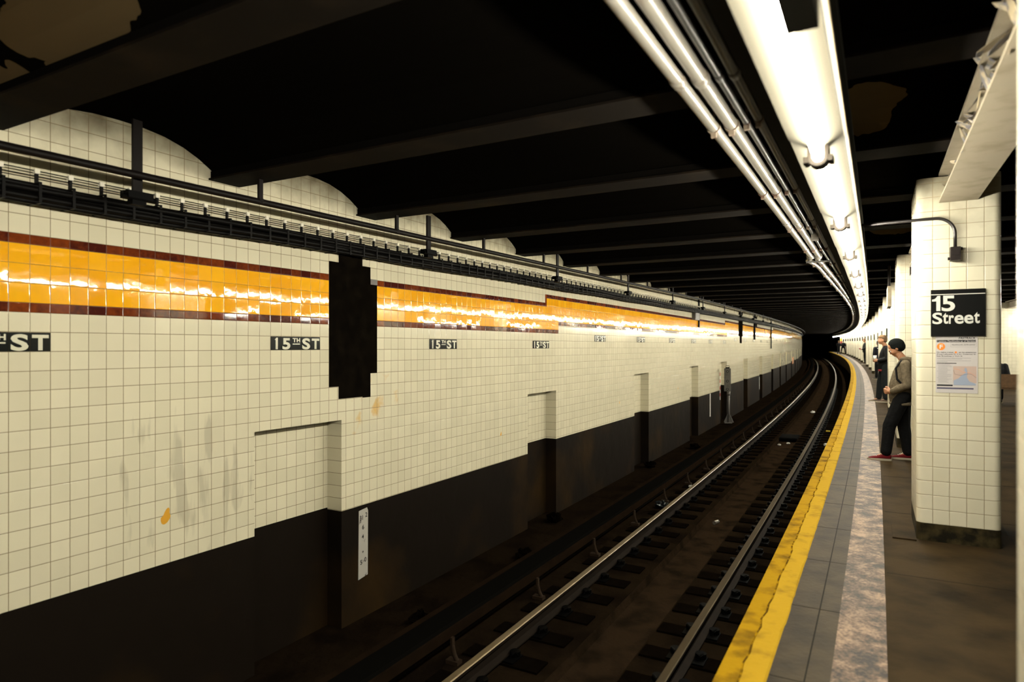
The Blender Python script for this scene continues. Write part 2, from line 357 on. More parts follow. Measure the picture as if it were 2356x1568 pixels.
# black patches where tiles are missing: s0, s1, z0, z1
PATCH = [(4.93, 5.065, 1.20, 2.49), (5.065, 5.43, 1.07, 2.72), (5.43, 5.56, 1.06, 2.49), (5.56, 5.67, 1.32, 2.30),
         (29.1, 30.27, 2.05, 3.1), (29.4, 30.0, 1.75, 2.05), (33.7, 34.0, 1.95, 3.1), (34.0, 35.07, 2.6, 3.1)]
cuts = {S0, S1}
for a, b in RECESS: cuts |= {a, b}
for t in (DADO, BTOP, BBOT): cuts |= {a for a, _ in t if a > S0}
for a, b, _, _ in PATCH: cuts |= {a, b}
for k in np.arange(S0, S1, 0.75): cuts.add(float(k))
cuts = sorted(cuts)
wall = MB()
WM = ['dado', 'tile', 'brown', 'yellow', 'mastic']
U0, TW = 2.08916, 0.12263
def wall_strip(sa, sb, z0, z1, m, off=OW, g0=0, g1=0, vbase=1.5831, vh=0.1295, flip=False):
    if z1-z0 < 1e-4: return
    ua, ub = (wall_arc(sa)-U0)/TW, (wall_arc(sb)-U0)/TW
    za0, zb0 = z0+g0*GRADE*sa, z0+g0*GRADE*sb; za1, zb1 = z1+g1*GRADE*sa, z1+g1*GRADE*sb
    f = lambda z: (z-vbase)/vh
    q = [P(sa, off, za0, 0), P(sb, off, zb0, 0), P(sb, off, zb1, 0), P(sa, off, za1, 0)]
    uv = [(ua, f(za0)), (ub, f(zb0)), (ub, f(zb1)), (ua, f(za1))]
    wall.quad(*q, m, uv)
ZTOP = 3.40
def rtop(s): return 0.85 if s < 12 else 0.86 + GRADE*s + (0.02 if s > 12 else 0)
REC_D = 0.2
for a, b in zip(cuts[:-1], cuts[1:]):
    if b-a < 1e-4: continue
    mid = (a+b)/2
    inrec = any(r0 <= mid <= r1 for r0, r1 in RECESS)
    zd = step(DADO, mid); dt = step(BTOP, mid); db = step(BBOT, mid)
    bb = 1.8419+db; bt = 2.3546+dt
    lo = rtop(mid) if inrec else None
    pts = [p for p in PATCH if p[0]-1e-4 <= mid <= p[1]+1e-4]
    spans = []   # (z0, z1, m, vbase, vh)
    spans.append((-1.50+GRADE*mid, zd, 0, 0, 1))
    spans.append((zd, bb, 1, 1.5831, 0.1295))
    spans.append((bb, bb+0.0635, 2, bb, 0.0635))
    ytop = bt-0.0635; nrow = 3 if ytop-bb-0.0635 < 0.45 else 4
    spans.append((bb+0.0635, ytop, 3, bb+0.0635, (ytop-bb-0.0635)/nrow))
    spans.append((ytop, bt, 2, ytop, 0.0635))
    spans.append((bt, ZTOP+GRADE*mid, 1, bt, 0.1295))
    for z0, z1, m, vb, vh in spans:
        if inrec: z0 = max(z0, lo)
        if z1 <= z0: continue
        segs = [(z0, z1, m)]
        for p in pts:
            new = []
            for y0, y1, mm in segs:
                if p[3] <= y0 or p[2] >= y1: new.append((y0, y1, mm)); continue
                if p[2] > y0: new.append((y0, p[2], mm))
                new.append((max(y0, p[2]), min(y1, p[3]), 4))
                if p[3] < y1: new.append((p[3], y1, mm))
            segs = new
        for y0, y1, mm in segs: wall_strip(a, b, y0, y1, mm, vbase=vb, vh=vh)
    if inrec:      # back of the recess
        wall_strip(a, b, -1.50+GRADE*mid, zd+0.002, 0, off=OW-REC_D)
        wall_strip(a, b, zd+0.002, lo, 1, off=OW-REC_D)
        wall.quad(P(a, OW-REC_D, lo, 0), P(b, OW-REC_D, lo, 0), P(b, OW, lo, 0), P(a, OW, lo, 0), 4)
for r0, r1 in RECESS:
    for s_, sgn in ((r0, 1), (r1, -1)):
        zd = step(DADO, (r0+r1)/2) if sgn == 1 else step(DADO, r1+0.01)
        lo = rtop((r0+r1)/2)
        for z0, z1, m in ((-1.5+GRADE*s_, zd, 0), (zd, lo, 1)):
            f = lambda z: (z-1.5831)/0.1295
            q = [P(s_, OW-REC_D, z0, 0), P(s_, OW, z0, 0), P(s_, OW, z1, 0), P(s_, OW-REC_D, z1, 0)]
            uv = [(0.05, f(z0)), (0.95, f(z0)), (0.95, f(z1)), (0.05, f(z1))]
            wall.quad(*q, m, uv)
# thin brown closing courses at the two nearest steps of the band
for s_, z0, z1 in ((10.01, 2.3546-0.0635, 2.497), (25.95, 2.43, 2.60)):
    wall.quad(P(s_-0.06, OW+0.002, z0, 0), P(s_+0.0, OW+0.002, z0, 0), P(s_+0.0, OW+0.002, z1, 0), P(s_-0.06, OW+0.002, z1, 0), 2, [(0.1, 0.1), (0.9, 0.1), (0.9, 0.9), (0.1, 0.9)])
wall_left = obj('wall_left', wall, WM, kind='structure')
wb = MB(); wb.sweep([(OW-0.45, -1.6), (OW-0.45, 3.6), (OW-0.25, 3.6), (OW-0.25, -1.6)], S0, S1, 2.0)
obj('wall_left_backing', wb, 'black_paint', kind='structure')

# ------------------------------------------------------------------ track bed
ZR = -1.1068
OL_, OR_ = -3.046, -1.535         # rail centres
bed = MB()
bed.sweep([(OW-0.3, -1.36), (-4.05, -1.36), (-4.02, -1.30), (-2.52, -1.30), (-2.50, -1.40), (-2.00, -1.40), (-1.98, -1.30), (-0.33, -1.30)], S0, S1, 0.75, closed=False)
me = bed
n = 7
for i in range(len(bed.f)): bed.m[i] = 1 if (i % n) in (2+1, 4) else 0
for i in range(len(bed.f)): bed.m[i] = {3: 1, 4: 1, 5: 1}.get(i % n, 0)
o = obj('trackbed_floor', bed, ['bed', 'trough'], kind='structure')

def rail_profile(c, z, k=1.0):
    h = [(-0.07, 0), (0.07, 0), (0.07, 0.012), (0.012, 0.03), (0.010, 0.11), (0.036, 0.122), (0.037, 0.148), (0.028, 0.155), (-0.028, 0.155), (-0.037, 0.148), (-0.036, 0.122), (-0.010, 0.11), (-0.012, 0.03), (-0.07, 0.012)]
    return [(c+a*k, z-0.155+b) for a, b in h]
for c, lab in ((OL_, 'steel running rail on the tiled wall side of the track'), (OR_, 'steel running rail nearest the yellow platform edge')):
    r = MB(); r.sweep(rail_profile(c, ZR), S0, S1, 0.6)
    for i in range(len(r.f)): r.m[i] = 1 if (i % 14) in (6, 7, 8) and i < len(r.f)-2 else 0
    tag(smooth_by_angle(obj('running_rail', r, ['railside', 'railtop']), 30), lab, 'rail')
# third rail under its cover board
tr = thing('third_rail', 'third rail under a long dark cover board beside the tiled wall', 'third rail', Matrix.Identity(4))
r = MB(); r.sweep(rail_profile(-3.60, -1.06, 0.8), S0, S1, 1.0); obj('contact_rail', r, 'railside', tr)
r = MB(); r.sweep([(-3.70, -0.975), (-3.46, -0.965), (-3.445, -1.0), (-3.445, -1.03), (-3.46, -1.03), (-3.47, -0.99), (-3.70, -1.0)], S0, S1, 1.0); obj('cover_board', r, 'thirdtop', tr)
r = MB(); r.sweep([(-3.442, -1.085), (-3.442, -0.99), (-3.425, -0.99), (-3.425, -1.085)], S0, S1, 1.0); obj('side_board', r, 'thirdboard', tr)
r = MB(); r.sweep([(-3.98, -1.30), (-3.98, -1.12), (-3.78, -1.12), (-3.78, -1.30)], S0, S1, 1.0); obj('kerb', r, 'thirdboard', tr)
br = MB(); br.box(-0.012, 0.012, -0.02, 0.02, 0.10, 0.22); br.box(-0.05, 0.08, -0.04, 0.04, -0.014, 0.02); br.tube([(0.0, 0, 0.14), (0.02, 0, 0.07), (0.05, 0, 0.015)], 0.02, 8)
b0 = None
for k in range(40):
    s_ = 4.9625 + 1.725*k
    if b0 is None: b0 = obj('bracket', br, 'bracket_rust', tr); c = b0
    else: c = b0.copy(); C.objects.link(c)
    c.parent = tr; c.matrix_world = frame(s_, -3.40, -1.285)

# half-ties with plates and round clips under each rail
def tie_block(name, x0, x1, clip):
    mb = MB(); mb.box(x0, x1, -0.115, 0.115, -0.05, 0.045)
    o = smooth_by_angle(obj(name, mb, 'tie'))
    pl = MB(); pl.box(-0.17, 0.17, -0.095, 0.095, 0.045, 0.062); obj('base_plate', pl, 'plate', o)
    for sx in (-1, 1):
        cl = MB(); cl.tube([(sx*0.10, -0.02, 0.06), (sx*0.115, -0.01, 0.10), (sx*0.14, 0.01, 0.11), (sx*0.15, 0.03, 0.075)], 0.014, 6)
        cl.cyl((sx*0.115, 0.05, 0.06), (sx*0.115, 0.05, 0.105), 0.05, 16)
        obj('rail_clip', cl, 'plate', o)
    return o
TL = tie_block('tie_block', -0.36, 0.42, 1); TRt = tie_block('tie_block', -0.42, 0.42, 1)
TG = {0: ('dark half tie under the wall side running rail', 'half ties under the wall side rail'), 1: ('dark half tie under the platform side running rail', 'half ties under the platform side rail')}
far = MB()
for side, (proto, c, s_ref) in enumerate(((TL, OL_, 6.40), (TRt, OR_, 6.03))):
    first = True
    for k in range(-8, 150):
        s_ = s_ref + 0.575*k
        if s_ < 2.5 and side == 1 or s_ < 1.5: continue
        if s_ > 108: break
        fr = frame(s_, c, -1.326)
        if s_ < 82:
            if first: t = proto; t.matrix_world = fr; first = False
            elif s_ < 45: t = copy_tree(proto, world=fr)
            else: t = proto.copy(); C.objects.link(t); t.matrix_world = fr
            tag(t, TG[side][0], 'rail tie', TG[side][1])
        else: far.box(-0.42, 0.42, -0.115, 0.115, -0.05, 0.045, T=fr)
o = tag(obj('tie_block_row', far, 'tie', kind='stuff'), 'row of dark half ties far down the curving track', 'rail tie', 'distant half ties')

# ------------------------------------------------------------------ platform
OE = -0.6896
fl = MB(); fl.sweep([(OE, 0.0), (OE+0.0, -0.22), (OE+0.10, -0.25), (-0.33, -0.30), (-0.33, -1.4), (4.9, -1.4), (4.9, -0.3), (5.41, -0.22), (5.41, 0.0)], S0, 122, 0.75)
M['platform'] = mat('platform_concrete', (0.038, 0.024, 0.0105), 0.8, spec=0.04, noise=(2.3, (0.015, 0.010, 0.005), 0.42, 0.68), bump=(25, 0.0015))
M['granolithic'] = mat('grey_platform_slab', (0.042, 0.030, 0.0150), 0.65, spec=0.12, noise=(4.5, (0.023, 0.0165, 0.0095), 0.40, 0.65), bump=(30, 0.002))
obj('floor', fl, 'platform', kind='structure')
fe = MB(); fe.sweep([(-0.47, 0.0), (-0.47, 0.006), (-0.205, 0.006), (-0.205, 0.0)], S0, 122, 0.75); obj('trim_1', fe, 'granolithic', kind='structure')
jt = MB(); jt.sweep([(-0.316, 0.0062), (-0.316, 0.0075), (-0.309, 0.0075), (-0.309, 0.0062)], S0, 122, 0.75)
for k in range(-6, 110):
    s_ = 4.36 + 0.975*k; mm = frame(s_, 0, 0)
    if s_ < 120: jt.box(-0.47, -0.20, -0.0022, 0.0022, 0.0062, 0.0072, T=mm)
for o_ in (0.95, 1.9, 2.9): jt.sweep([(o_, 0.0), (o_, 0.0014), (o_+0.004, 0.0014), (o_+0.004, 0.0)], S0, 60, 0.75)
for k in range(-2, 20):
    jt.box(0.05, 5.0, -0.002, 0.002, 0.0, 0.0013, T=frame(3.4+1.9*k, 0, 0))
M['groove'] = mat('groove_dirt', (0.007, 0.005, 0.003), 0.8, spec=0.1)
obj('trim_2', jt, 'groove', kind='structure')
# worn tactile band
def band_mat():
    m = bpy.data.materials.new('worn_tactile_band'); m.use_nodes = True; nt = m.node_tree; L = nt.links.new; b = nt.nodes['Principled BSDF']
    tc = nd(nt, 'ShaderNodeTexCoord')
    n1 = nd(nt, 'ShaderNodeTexNoise'); n1.inputs['Scale'].default_value = 7; n1.inputs['Detail'].default_value = 8; n1.inputs['Roughness'].default_value = 0.7; L(tc.outputs['Object'], n1.inputs['Vector'])
    n2 = nd(nt, 'ShaderNodeTexNoise'); n2.inputs['Scale'].default_value = 60; n2.inputs['Detail'].default_value = 3; L(tc.outputs['Object'], n2.inputs['Vector'])
    s = math_node(nt, 'ADD', math_node(nt, 'MULTIPLY', n1.outputs['Fac'], 0.75), math_node(nt, 'MULTIPLY', n2.outputs['Fac'], 0.25))
    cr = nd(nt, 'ShaderNodeValToRGB'); L(s, cr.inputs[0])
    e = cr.color_ramp.elements; e[0].position = 0.42; e[0].color = (0.014, 0.008, 0.0045, 1); e[1].position = 0.60; e[1].color = (0.24, 0.150, 0.090, 1)
    x = cr.color_ramp.elements.new(0.50); x.color = (0.085, 0.050, 0.028, 1)
    L(cr.outputs[0], b.inputs['Base Color']); b.inputs['Roughness'].default_value = 0.6; b.inputs['Specular IOR Level'].default_value = 0.25
    bp = nd(nt, 'ShaderNodeBump'); bp.inputs['Distance'].default_value = 0.004; L(s, bp.inputs['Height']); L(bp.outputs[0], b.inputs['Normal'])
    return m
M['band'] = band_mat()
tb = MB(); tb.sweep([(-0.205, 0.0), (-0.205, 0.008), (0.035, 0.008), (0.035, 0.0)], S0, 122, 0.75); obj('trim_3', tb, 'band', kind='structure')
# yellow edge strip: two courses with a worn crack between
def yellow_mat(name, a, b_, lo, hi):
    return mat(name, a, 0.8, spec=0.02, noise=(6, b_, lo, hi), bump=(22, 0.006))
M['yellow_edge'] = yellow_mat('yellow_edge_paint', (0.29, 0.165, 0.005), (0.10, 0.052, 0.005), 0.47, 0.72)
M['yellow_in'] = yellow_mat('yellow_inner_paint', (0.35, 0.215, 0.014), (0.19, 0.11, 0.012), 0.54, 0.76)
rr = random.Random(3)
ny = MB(); rows = []
k = S0
while k < 122:
    j = -0.592 + rr.uniform(-0.008, 0.008); e = -0.467 + rr.uniform(-0.006, 0.006)
    rows.append([P(k, OE-0.004, -0.03), P(k, OE-0.004, 0.008), P(k, j-0.006, 0.008), P(k, j, 0.003), P(k, j+0.006, 0.011), P(k, e-0.012, 0.012), P(k, e, 0.002)])
    k += 0.12 if k < 20 else 0.7
ny.grid(rows)
for i in range(len(ny.f)): ny.m[i] = (0, 0, 2, 2, 1, 1)[i % 6]
M['worn_seam'] = mat('worn_seam', (0.085, 0.045, 0.006), 0.9, spec=0.0, noise=(18, (0.30, 0.17, 0.006), 0.45, 0.6))
obj('trim_4', ny, ['yellow_edge', 'yellow_in', 'worn_seam'], kind='structure')
cv = MB(); cv.sweep([(0.10, 0.0), (0.10, 0.012), (0.27, 0.012), (0.27, 0.0)], 6.25, 6.75, 0.3); tag(obj('floor_plate', cv, 'platform'), 'small scuffed plate let into the floor by the nearest column foot', 'floor plate')

# ------------------------------------------------------------------ ceiling, beams, girders
BEAM0, BAY = 3.69, 1.78
def ceil_mat():
    m = mat('sooty_ceiling_paint', (0.0024, 0.0020, 0.0015), 0.8, spec=0.0)
    nt = m.node_tree; L = nt.links.new; b = nt.nodes['Principled BSDF']
    uv = nd(nt, 'ShaderNodeUVMap'); uv.uv_map = 'UVMap'
    nz = nd(nt, 'ShaderNodeTexNoise'); nz.inputs['Scale'].default_value = 3.2; nz.inputs['Detail'].default_value = 3; L(uv.outputs[0], nz.inputs['Vector'])
    sub = nd(nt, 'ShaderNodeVectorMath', operation='SUBTRACT'); L(nz.outputs['Color'], sub.inputs[0]); sub.inputs[1].default_value = (0.5, 0.5, 0.5)
    scl = nd(nt, 'ShaderNodeVectorMath', operation='SCALE'); L(sub.outputs[0], scl.inputs[0]); scl.inputs['Scale'].default_value = 0.32
    add = nd(nt, 'ShaderNodeVectorMath', operation='ADD'); L(uv.outputs[0], add.inputs[0]); L(scl.outputs[0], add.inputs[1])
    tot = None
    for (s_, o_, rs, ro) in ((1.66, -3.35, 0.17, 0.55), (1.80, -3.45, 0.13, 0.35), (1.80, -4.2, 0.09, 0.2), (1.98, -2.66, 0.05, 0.11), (5.02, -0.06, 0.27, 0.19), (4.53, -1.22, 0.06, 0.12), (9.7, -3.2, 0.1, 0.5), (11.3, -3.4, 0.1, 0.4), (10.4, 0.2, 0.2, 0.3), (13.2, -2.8, 0.08, 0.4), (17.0, -2.4, 0.1, 0.3)):
        d = nd(nt, 'ShaderNodeVectorMath', operation='SUBTRACT'); L(add.outputs[0], d.inputs[0]); d.inputs[1].default_value = (s_, o_, 0)
        q = nd(nt, 'ShaderNodeVectorMath', operation='DIVIDE'); L(d.outputs[0], q.inputs[0]); q.inputs[1].default_value = (rs, ro, 1)
        ln = nd(nt, 'ShaderNodeVectorMath', operation='LENGTH'); L(q.outputs[0], ln.inputs[0])
        v = math_node(nt, 'LESS_THAN', ln.outputs['Value'], 1.0)
        tot = v if tot is None else math_node(nt, 'MAXIMUM', tot, v)
    mx = nd(nt, 'ShaderNodeMix', data_type='RGBA'); mx.inputs[6].default_value = (0.0024, 0.0020, 0.0015, 1); mx.inputs[7].default_value = (0.085, 0.060, 0.030, 1)
    L(tot, mx.inputs[0]); L(mx.outputs[2], b.inputs['Base Color'])
    return m
M['ceiling'] = ceil_mat()
ce = MB()
offs = [OW-0.3, -3.6, -2.4, -1.2, 0.0, 1.2, 2.4, 3.6, 4.8, 6.4, 8.0, 9.9]
K0_, K1_ = -5, 82
for k in range(K0_, K1_):
    c = BEAM0 + BAY*(k+0.5); hs = BAY/2-0.06
    prev = None
    for j in range(15):
        u = -math.cos(math.pi*j/14); s_ = c+hs*u; z = 3.03 + 0.24*(1-abs(u)**2.6)
        row = [(P(s_, o_, z), (s_, o_)) for o_ in offs]
        if prev:
            for a in range(len(offs)-1):
                ce.quad(prev[a][0], prev[a+1][0], row[a+1][0], row[a][0], 0, [prev[a][1], prev[a+1][1], row[a+1][1], row[a][1]])
        prev = row
obj('ceiling', ce, 'ceiling', kind='structure')
cb = MB(); cb.sweep([(OW-0.4, 3.32), (9.9, 3.32), (9.9, 3.5), (OW-0.4, 3.5)], S0, S1, 2.0); obj('ceiling_slab', cb, 'black_paint', kind='structure')
for k in range(K0_, K1_+1):
    s_ = BEAM0 + BAY*k; bm_ = MB()
    fr = frame(s_, 0, 0)
    bm_.box(OW+0.01, 9.6, -0.15, 0.15, 2.985, 3.0, T=fr); bm_.box(OW+0.01, 9.6, -0.06, 0.06, 3.0, 3.10, T=fr); bm_.box(OW+0.01, 9.6, -0.13, 0.13, 3.0, 3.06, T=fr, m=1)
    obj('ceiling_beam', bm_, ['soffit', 'black_paint'], kind='structure')
# end wall far away in the dark, far-side wall
eb = MB(); eb.sweep([(9.75, -1.6), (9.75, 3.5), (9.9, 3.5), (9.9, -1.6)], S0, S1, 2.0)
obj('wall_right', eb, 'dado', kind='structure')
ob = MB(); ob.sweep([(4.9, -1.35), (9.9, -1.35), (9.9, -1.5), (4.9, -1.5)], S0, S1, 2.0); obj('trackbed_floor_right', ob, 'bed', kind='structure')
bw = MB(); bw.box(-6.0, 11.0, -0.2, 0.0, -1.6, 3.6, T=frame(S0, 0, 0)); obj('wall_back', bw, 'dado', kind='structure')

COL0, COLP, CD = 0.97, 5.338, 0.91
ZG = 2.74
def column_mesh():
    W_, D_, r, zt, zb = 0.57, CD, 0.055, 2.95, 0.0
    mb = MB(); base = MB()
    def ring(inset=0.0):
        pts = []      # (x, y, u) ; local x across (0..W), y along track (0..D)
        def arc(cx, cy, a0, a1, f):
            for k in range(7):
                a = a0+(a1-a0)*k/6; pts.append((cx+(r)*math.cos(a), cy+(r)*math.sin(a)))
        arc(r, r, math.pi, 1.5*math.pi, 0); arc(W_-r, r, 1.5*math.pi, 2*math.pi, 0); arc(W_-r, D_-r, 0, math.pi/2, 0); arc(r, D_-r, math.pi/2, math.pi, 0)
        return pts
    ps = ring(); n = len(ps)
    def uvof(i, j, p):
        # face index by mid point: front / right / back / left
        a, b = ps[i], ps[j]; mx_, my_ = (a[0]+b[0])/2, (a[1]+b[1])/2
        d = {'f': my_, 'b': D_-my_, 'l': mx_, 'r': W_-mx_}; k = min(d, key=d.get)
        if k in 'fb': return min(max(p[0]/0.114, 0.03), 4.97)
        return min(max(p[1]/0.11375, 0.03), 7.97)
    for i in range(n):
        j = (i+1) % n; a, b = ps[i], ps[j]; ua, ub = uvof(i, j, a), uvof(i, j, b)
        z0, z1 = 0.142, zt; v0, v1 = 0, (z1-z0)/0.1152
        mb.quad(Vector((a[0], a[1], z0)), Vector((b[0], b[1], z0)), Vector((b[0], b[1], z1)), Vector((a[0], a[1], z1)), 0, [(ua, v0), (ub, v0), (ub, v1), (ua, v1)])
        base.quad(Vector((a[0]*1.01, a[1]*1.01, 0)), Vector((b[0]*1.01, b[1]*1.01, 0)), Vector((b[0], b[1], 0.143)), Vector((a[0], a[1], 0.143)))
    mb.poly([Vector((p[0], p[1], zt)) for p in ps])
    mb.uv[-1] = None
    return mb, base
cm, cbm = column_mesh()
col_lab = {0: 'cream tiled column cut off by the right edge of the picture', 1: 'big cream tiled column that carries the black 15 Street sign', 2: 'cream tiled column just behind the man in the black beanie', 3: 'cream tiled column, next beyond the one behind the man in the beanie'}
proto_col = None
for row, o_ in ((0, 0.27), (1, 3.88)):
    for k in range(0, 21):
        s_ = COL0 + COLP*k + (0.0 if k else 0.02)
        if row == 1 and k < 1: continue
        if row == 1 and k > 9: break
        fr = frame(s_, o_, 0)
        if proto_col is None:
            c = thing('tiled_column', '', 'column', fr)
            sh = smooth_by_angle(obj('shaft', cm, 'coltile', c), 45); obj('plinth', cbm, 'plinth', c, smooth=True); proto_col = c
        else: c = copy_tree(proto_col, world=fr)
        if row == 0 and k in col_lab: tag(c, col_lab[k], 'column')
        elif row == 0: tag(c, 'cream tiled column in the long receding row beside the curving platform edge', 'column', 'distant columns along the near platform edge')
        else: tag(c, 'cream tiled column of the second row, glimpsed past the right of the sign column', 'column', 'columns on the far side of the platform')
        # girder to the next column
        g = MB(); a, b = s_+CD, s_+COLP; gc = o_+0.285
        for pr in ([(gc-0.13, ZG), (gc+0.13, ZG), (gc+0.13, ZG+0.018), (gc-0.13, ZG+0.018)], [(gc-0.012, ZG+0.018), (gc+0.012, ZG+0.018), (gc+0.012, 2.96), (gc-0.012, 2.96)], [(gc-0.13, 2.96), (gc+0.13, 2.96), (gc+0.13, 2.98), (gc-0.13, 2.98)]):
            g.sweep(pr, a, b, 1.5)
        gi = obj('girder', g, 'girder', kind='structure')
        if row == 0 and k < 4:
            fk = MB(); q = random.Random(k+5)
            for t in range(70):
                ss = a + (b-a)*q.random(); zz = ZG+0.03+0.2*q.random(); oo = gc-0.02-0.10*q.random(); T = frame(ss, oo, zz) @ Matrix.Rotation(q.uniform(-1.2, 1.2), 4, 'Y') @ Matrix.Rotation(q.uniform(-1, 1), 4, 'X')
                w_, h_ = q.uniform(0.03, 0.09), q.uniform(0.04, 0.12)
                pts = [Vector((0, math.cos(a_)*w_*q.uniform(0.6, 1), math.sin(a_)*h_*q.uniform(0.5, 1))) for a_ in [x*math.pi/3.5 for x in range(7)]]
                top = [T @ (p + Vector((0.002, 0, 0))) for p in pts]; bot = [T @ p for p in pts]
                fk.grid([bot, top], closed=True, cap=True)
            obj('peeling_paint', fk, 'flake', gi, kind='stuff')

# ------------------------------------------------------------------ lamp row
FL = 1.93
def fixture():
    t = thing('tube_light', '', 'light fixture', Matrix.Identity(4))
    L2 = FL/2-0.011
    rf = MB(); prof = [(-0.125, 0.014), (-0.045, -0.030), (-0.03, -0.040), (0.03, -0.040), (0.045, -0.030), (0.098, 0.006), (0.098, 0.012), (0.04, 0.02), (0.04, 0.05), (-0.04, 0.05), (-0.04, 0.012), (-0.125, 0.020)]
    rf.grid([[Vector((x, y, z)) for x, z in prof] for y in (-L2, L2)], closed=True, cap=True)
    obj('reflector', rf, 'white_enamel', t)
    tu = MB(); tu.tube([(0, -L2+0.035, -0.088), (0, L2-0.035, -0.088)], 0.021, 10); obj('tube', tu, 'tube', t, smooth=True)
    for sy in (-1, 1):
        h = MB()
        y0, y1 = sy*(L2-0.004), sy*(L2-0.055)
        n_ = 12; rows = []
        for y in (y0, y1):
            rows.append([Vector((0.043*math.cos(a), y, -0.088+0.043*math.sin(a))) for a in [math.pi*(1.0+k/n_) for k in range(n_+1)]] + [Vector((0.025*math.cos(a), y, -0.088+0.025*math.sin(a))) for a in [math.pi*(2.0-k/n_) for k in range(n_+1)]])
        h.grid(rows, closed=True, cap=True, flip=(sy > 0))
        for sx in (-1, 1):
            h.box(min(sx*0.026, sx*0.043), max(sx*0.026, sx*0.043), min(y0, y1), max(y0, y1), -0.088, -0.043)
            h.box(min(sx*0.040, sx*0.060), max(sx*0.040, sx*0.060), min(y0, y1), max(y0, y1), -0.112, -0.086)
        obj('lamp_holder', h, 'holder', t)
    sr = MB(); sr.box(0.104, 0.116, -L2, L2, -0.002, 0.028); obj('side_strip', sr, 'tan', t)
    hs = MB(); hs.box(-0.05, 0.05, -L2, L2, 0.051, 0.075); hs.box(-0.03, 0.03, -0.05, 0.05, 0.075, 0.21); hs.box(0.08, 0.104, -L2, L2, 0.005, 0.075); obj('hanger', hs, 'board', t)
    return t
fx = None; NF = 60
for k in range(-3, NF):
    s_ = 3.25 + FL*(k-0.5)
    fr = frame(s_, -0.239, 2.533)
    if fx is None: fx = fixture(); fx.matrix_world = fr; t = fx
    else: t = copy_tree(fx, world=fr)
    if k == 0: tag(t, 'brightest white tube light, the nearest one at the top edge of the picture', 'light fixture')
    elif k == 1: tag(t, 'white tube light second from the top edge, past the first lamp holder', 'light fixture')
    elif k == 2: tag(t, 'white tube light third from the top edge in the curving row', 'light fixture')
    elif k == 3: tag(t, 'white tube light fourth from the top edge in the curving row', 'light fixture')
    elif k < 0: tag(t, 'white tube light of the row overhead behind the viewpoint', 'light fixture', 'tube lights behind the viewpoint')
    else: tag(t, 'lit tube light in the distant curving line of light along the platform', 'light fixture', 'distant tube lights along the platform edge')
for k in range(5, 34):      # far side of the platform
    t = copy_tree(fx, world=frame(3.25 + FL*(k-0.5), 4.96, 2.533)); tag(t, 'lit tube light above the far side of the platform, seen past the sign column', 'light fixture', 'tube lights over the far platform edge')
bx = MB(); bx.box(-0.040, 0.036, -0.30, 0.36, -0.045, 0.04); tag(smooth_by_angle(obj('ballast_box', bx, 'board', world=frame(1.50, -0.174, 2.475))), 'dark grey box covering half of the nearest tube light at the top edge', 'box')
wy = MB(); wy.sweep([(-0.505, 2.745), (-0.125, 2.745), (-0.125, 2.775), (-0.505, 2.775)], S0, 116, 0.8); tag(obj('mounting_board', wy, 'board'), 'long dark grey board that the tube lights hang from', 'board')

# ------------------------------------------------------------------ four pipes beside the lights
PIPES = [
 ('fat pale painted pipe, farthest left of the four beside the lights', 0.032, 'pipe', 2.80, [(-7, -0.785), (9.6, -0.80), (10.0, -0.80), (10.35, -0.88), (10.8, -0.83), (11.4, -0.80), (13.6, -0.775), (18.7, -0.69), (25, -0.615), (39, -0.59), (60, -0.57), (112, -0.56)]),
 ('fat pale painted pipe, second from the left of the four beside the lights', 0.034, 'pipe', 2.80, [(-7, -0.69), (9.8, -0.705), (10.3, -0.74), (10.9, -0.72), (11.9, -0.705), (14, -0.665), (25, -0.536), (39, -0.51), (60, -0.50), (112, -0.49)]),
 ('thin grey pipe, third from the left of the four beside the lights', 0.017, 'pipe_grey', 2.80, [(-7, -0.622), (9, -0.622), (11, -0.60), (25, -0.47), (40, -0.45), (112, -0.44)]),
 ('dull grey pipe closest to the lights, in the shade of the board', 0.022, 'pipe_grey', 2.81, [(-7, -0.565), (9, -0.56), (11, -0.55), (25, -0.42), (40, -0.40), (112, -0.39)]),
]
for pi_, (lab, r_, mk, z_, tab) in enumerate(PIPES):
    so = [a for a, _ in tab]; oo = [b for _, b in tab]
    pos = lambda s_: P(s_, float(np.interp(s_, so, oo)), z_)
    t = thing('ceiling_pipe', lab, 'pipe', frame(3, oo[0], z_)); mw = t.matrix_world.inverted()
    ss = list(np.arange(-7, 9.5, 0.8)) + list(np.arange(9.5, 11.6, 0.08)) + list(np.arange(11.7, 112, 0.9))
    mb = MB(); mb.tube([mw @ pos(x) for x in ss], r_, 14); obj('pipe_run', mb, mk, t, smooth=True)
    coup = [2.95+pi_*0.02, 6.95, 13.2, 16.3, 19.4, 22.5, 25.6, 28.7, 31.8, 34.9, 38, 41.1, 44.2, 47.3]
    for q in coup:
        mb = MB(); mb.tube([mw @ pos(q-0.035), mw @ pos(q+0.035)], r_*1.14, 14); obj('coupling', mb, mk, t, smooth=True)
    for q in [BEAM0+BAY*k for k in range(-1, 24)]:
        mb = MB(); mb.tube([mw @ pos(q-0.018), mw @ pos(q+0.018)], r_*1.18, 14)
        p = mw @ pos(q); mb.box(p.x-0.014, p.x+0.014, p.y-0.012, p.y+0.012, p.z-r_-0.025, p.z-r_); mb.box(p.x-0.006, p.x+0.006, p.y-0.006, p.y+0.006, p.z+r_, p.z+0.18)
        obj('clamp', mb, 'rust', t)
    if pi_ < 2:
        mb = MB(); p = mw @ pos(9.85); mb.ball(p, (r_*1.7, r_*2.1, r_*1.7), 8); obj('elbow_fitting', mb, mk, t, smooth=True)
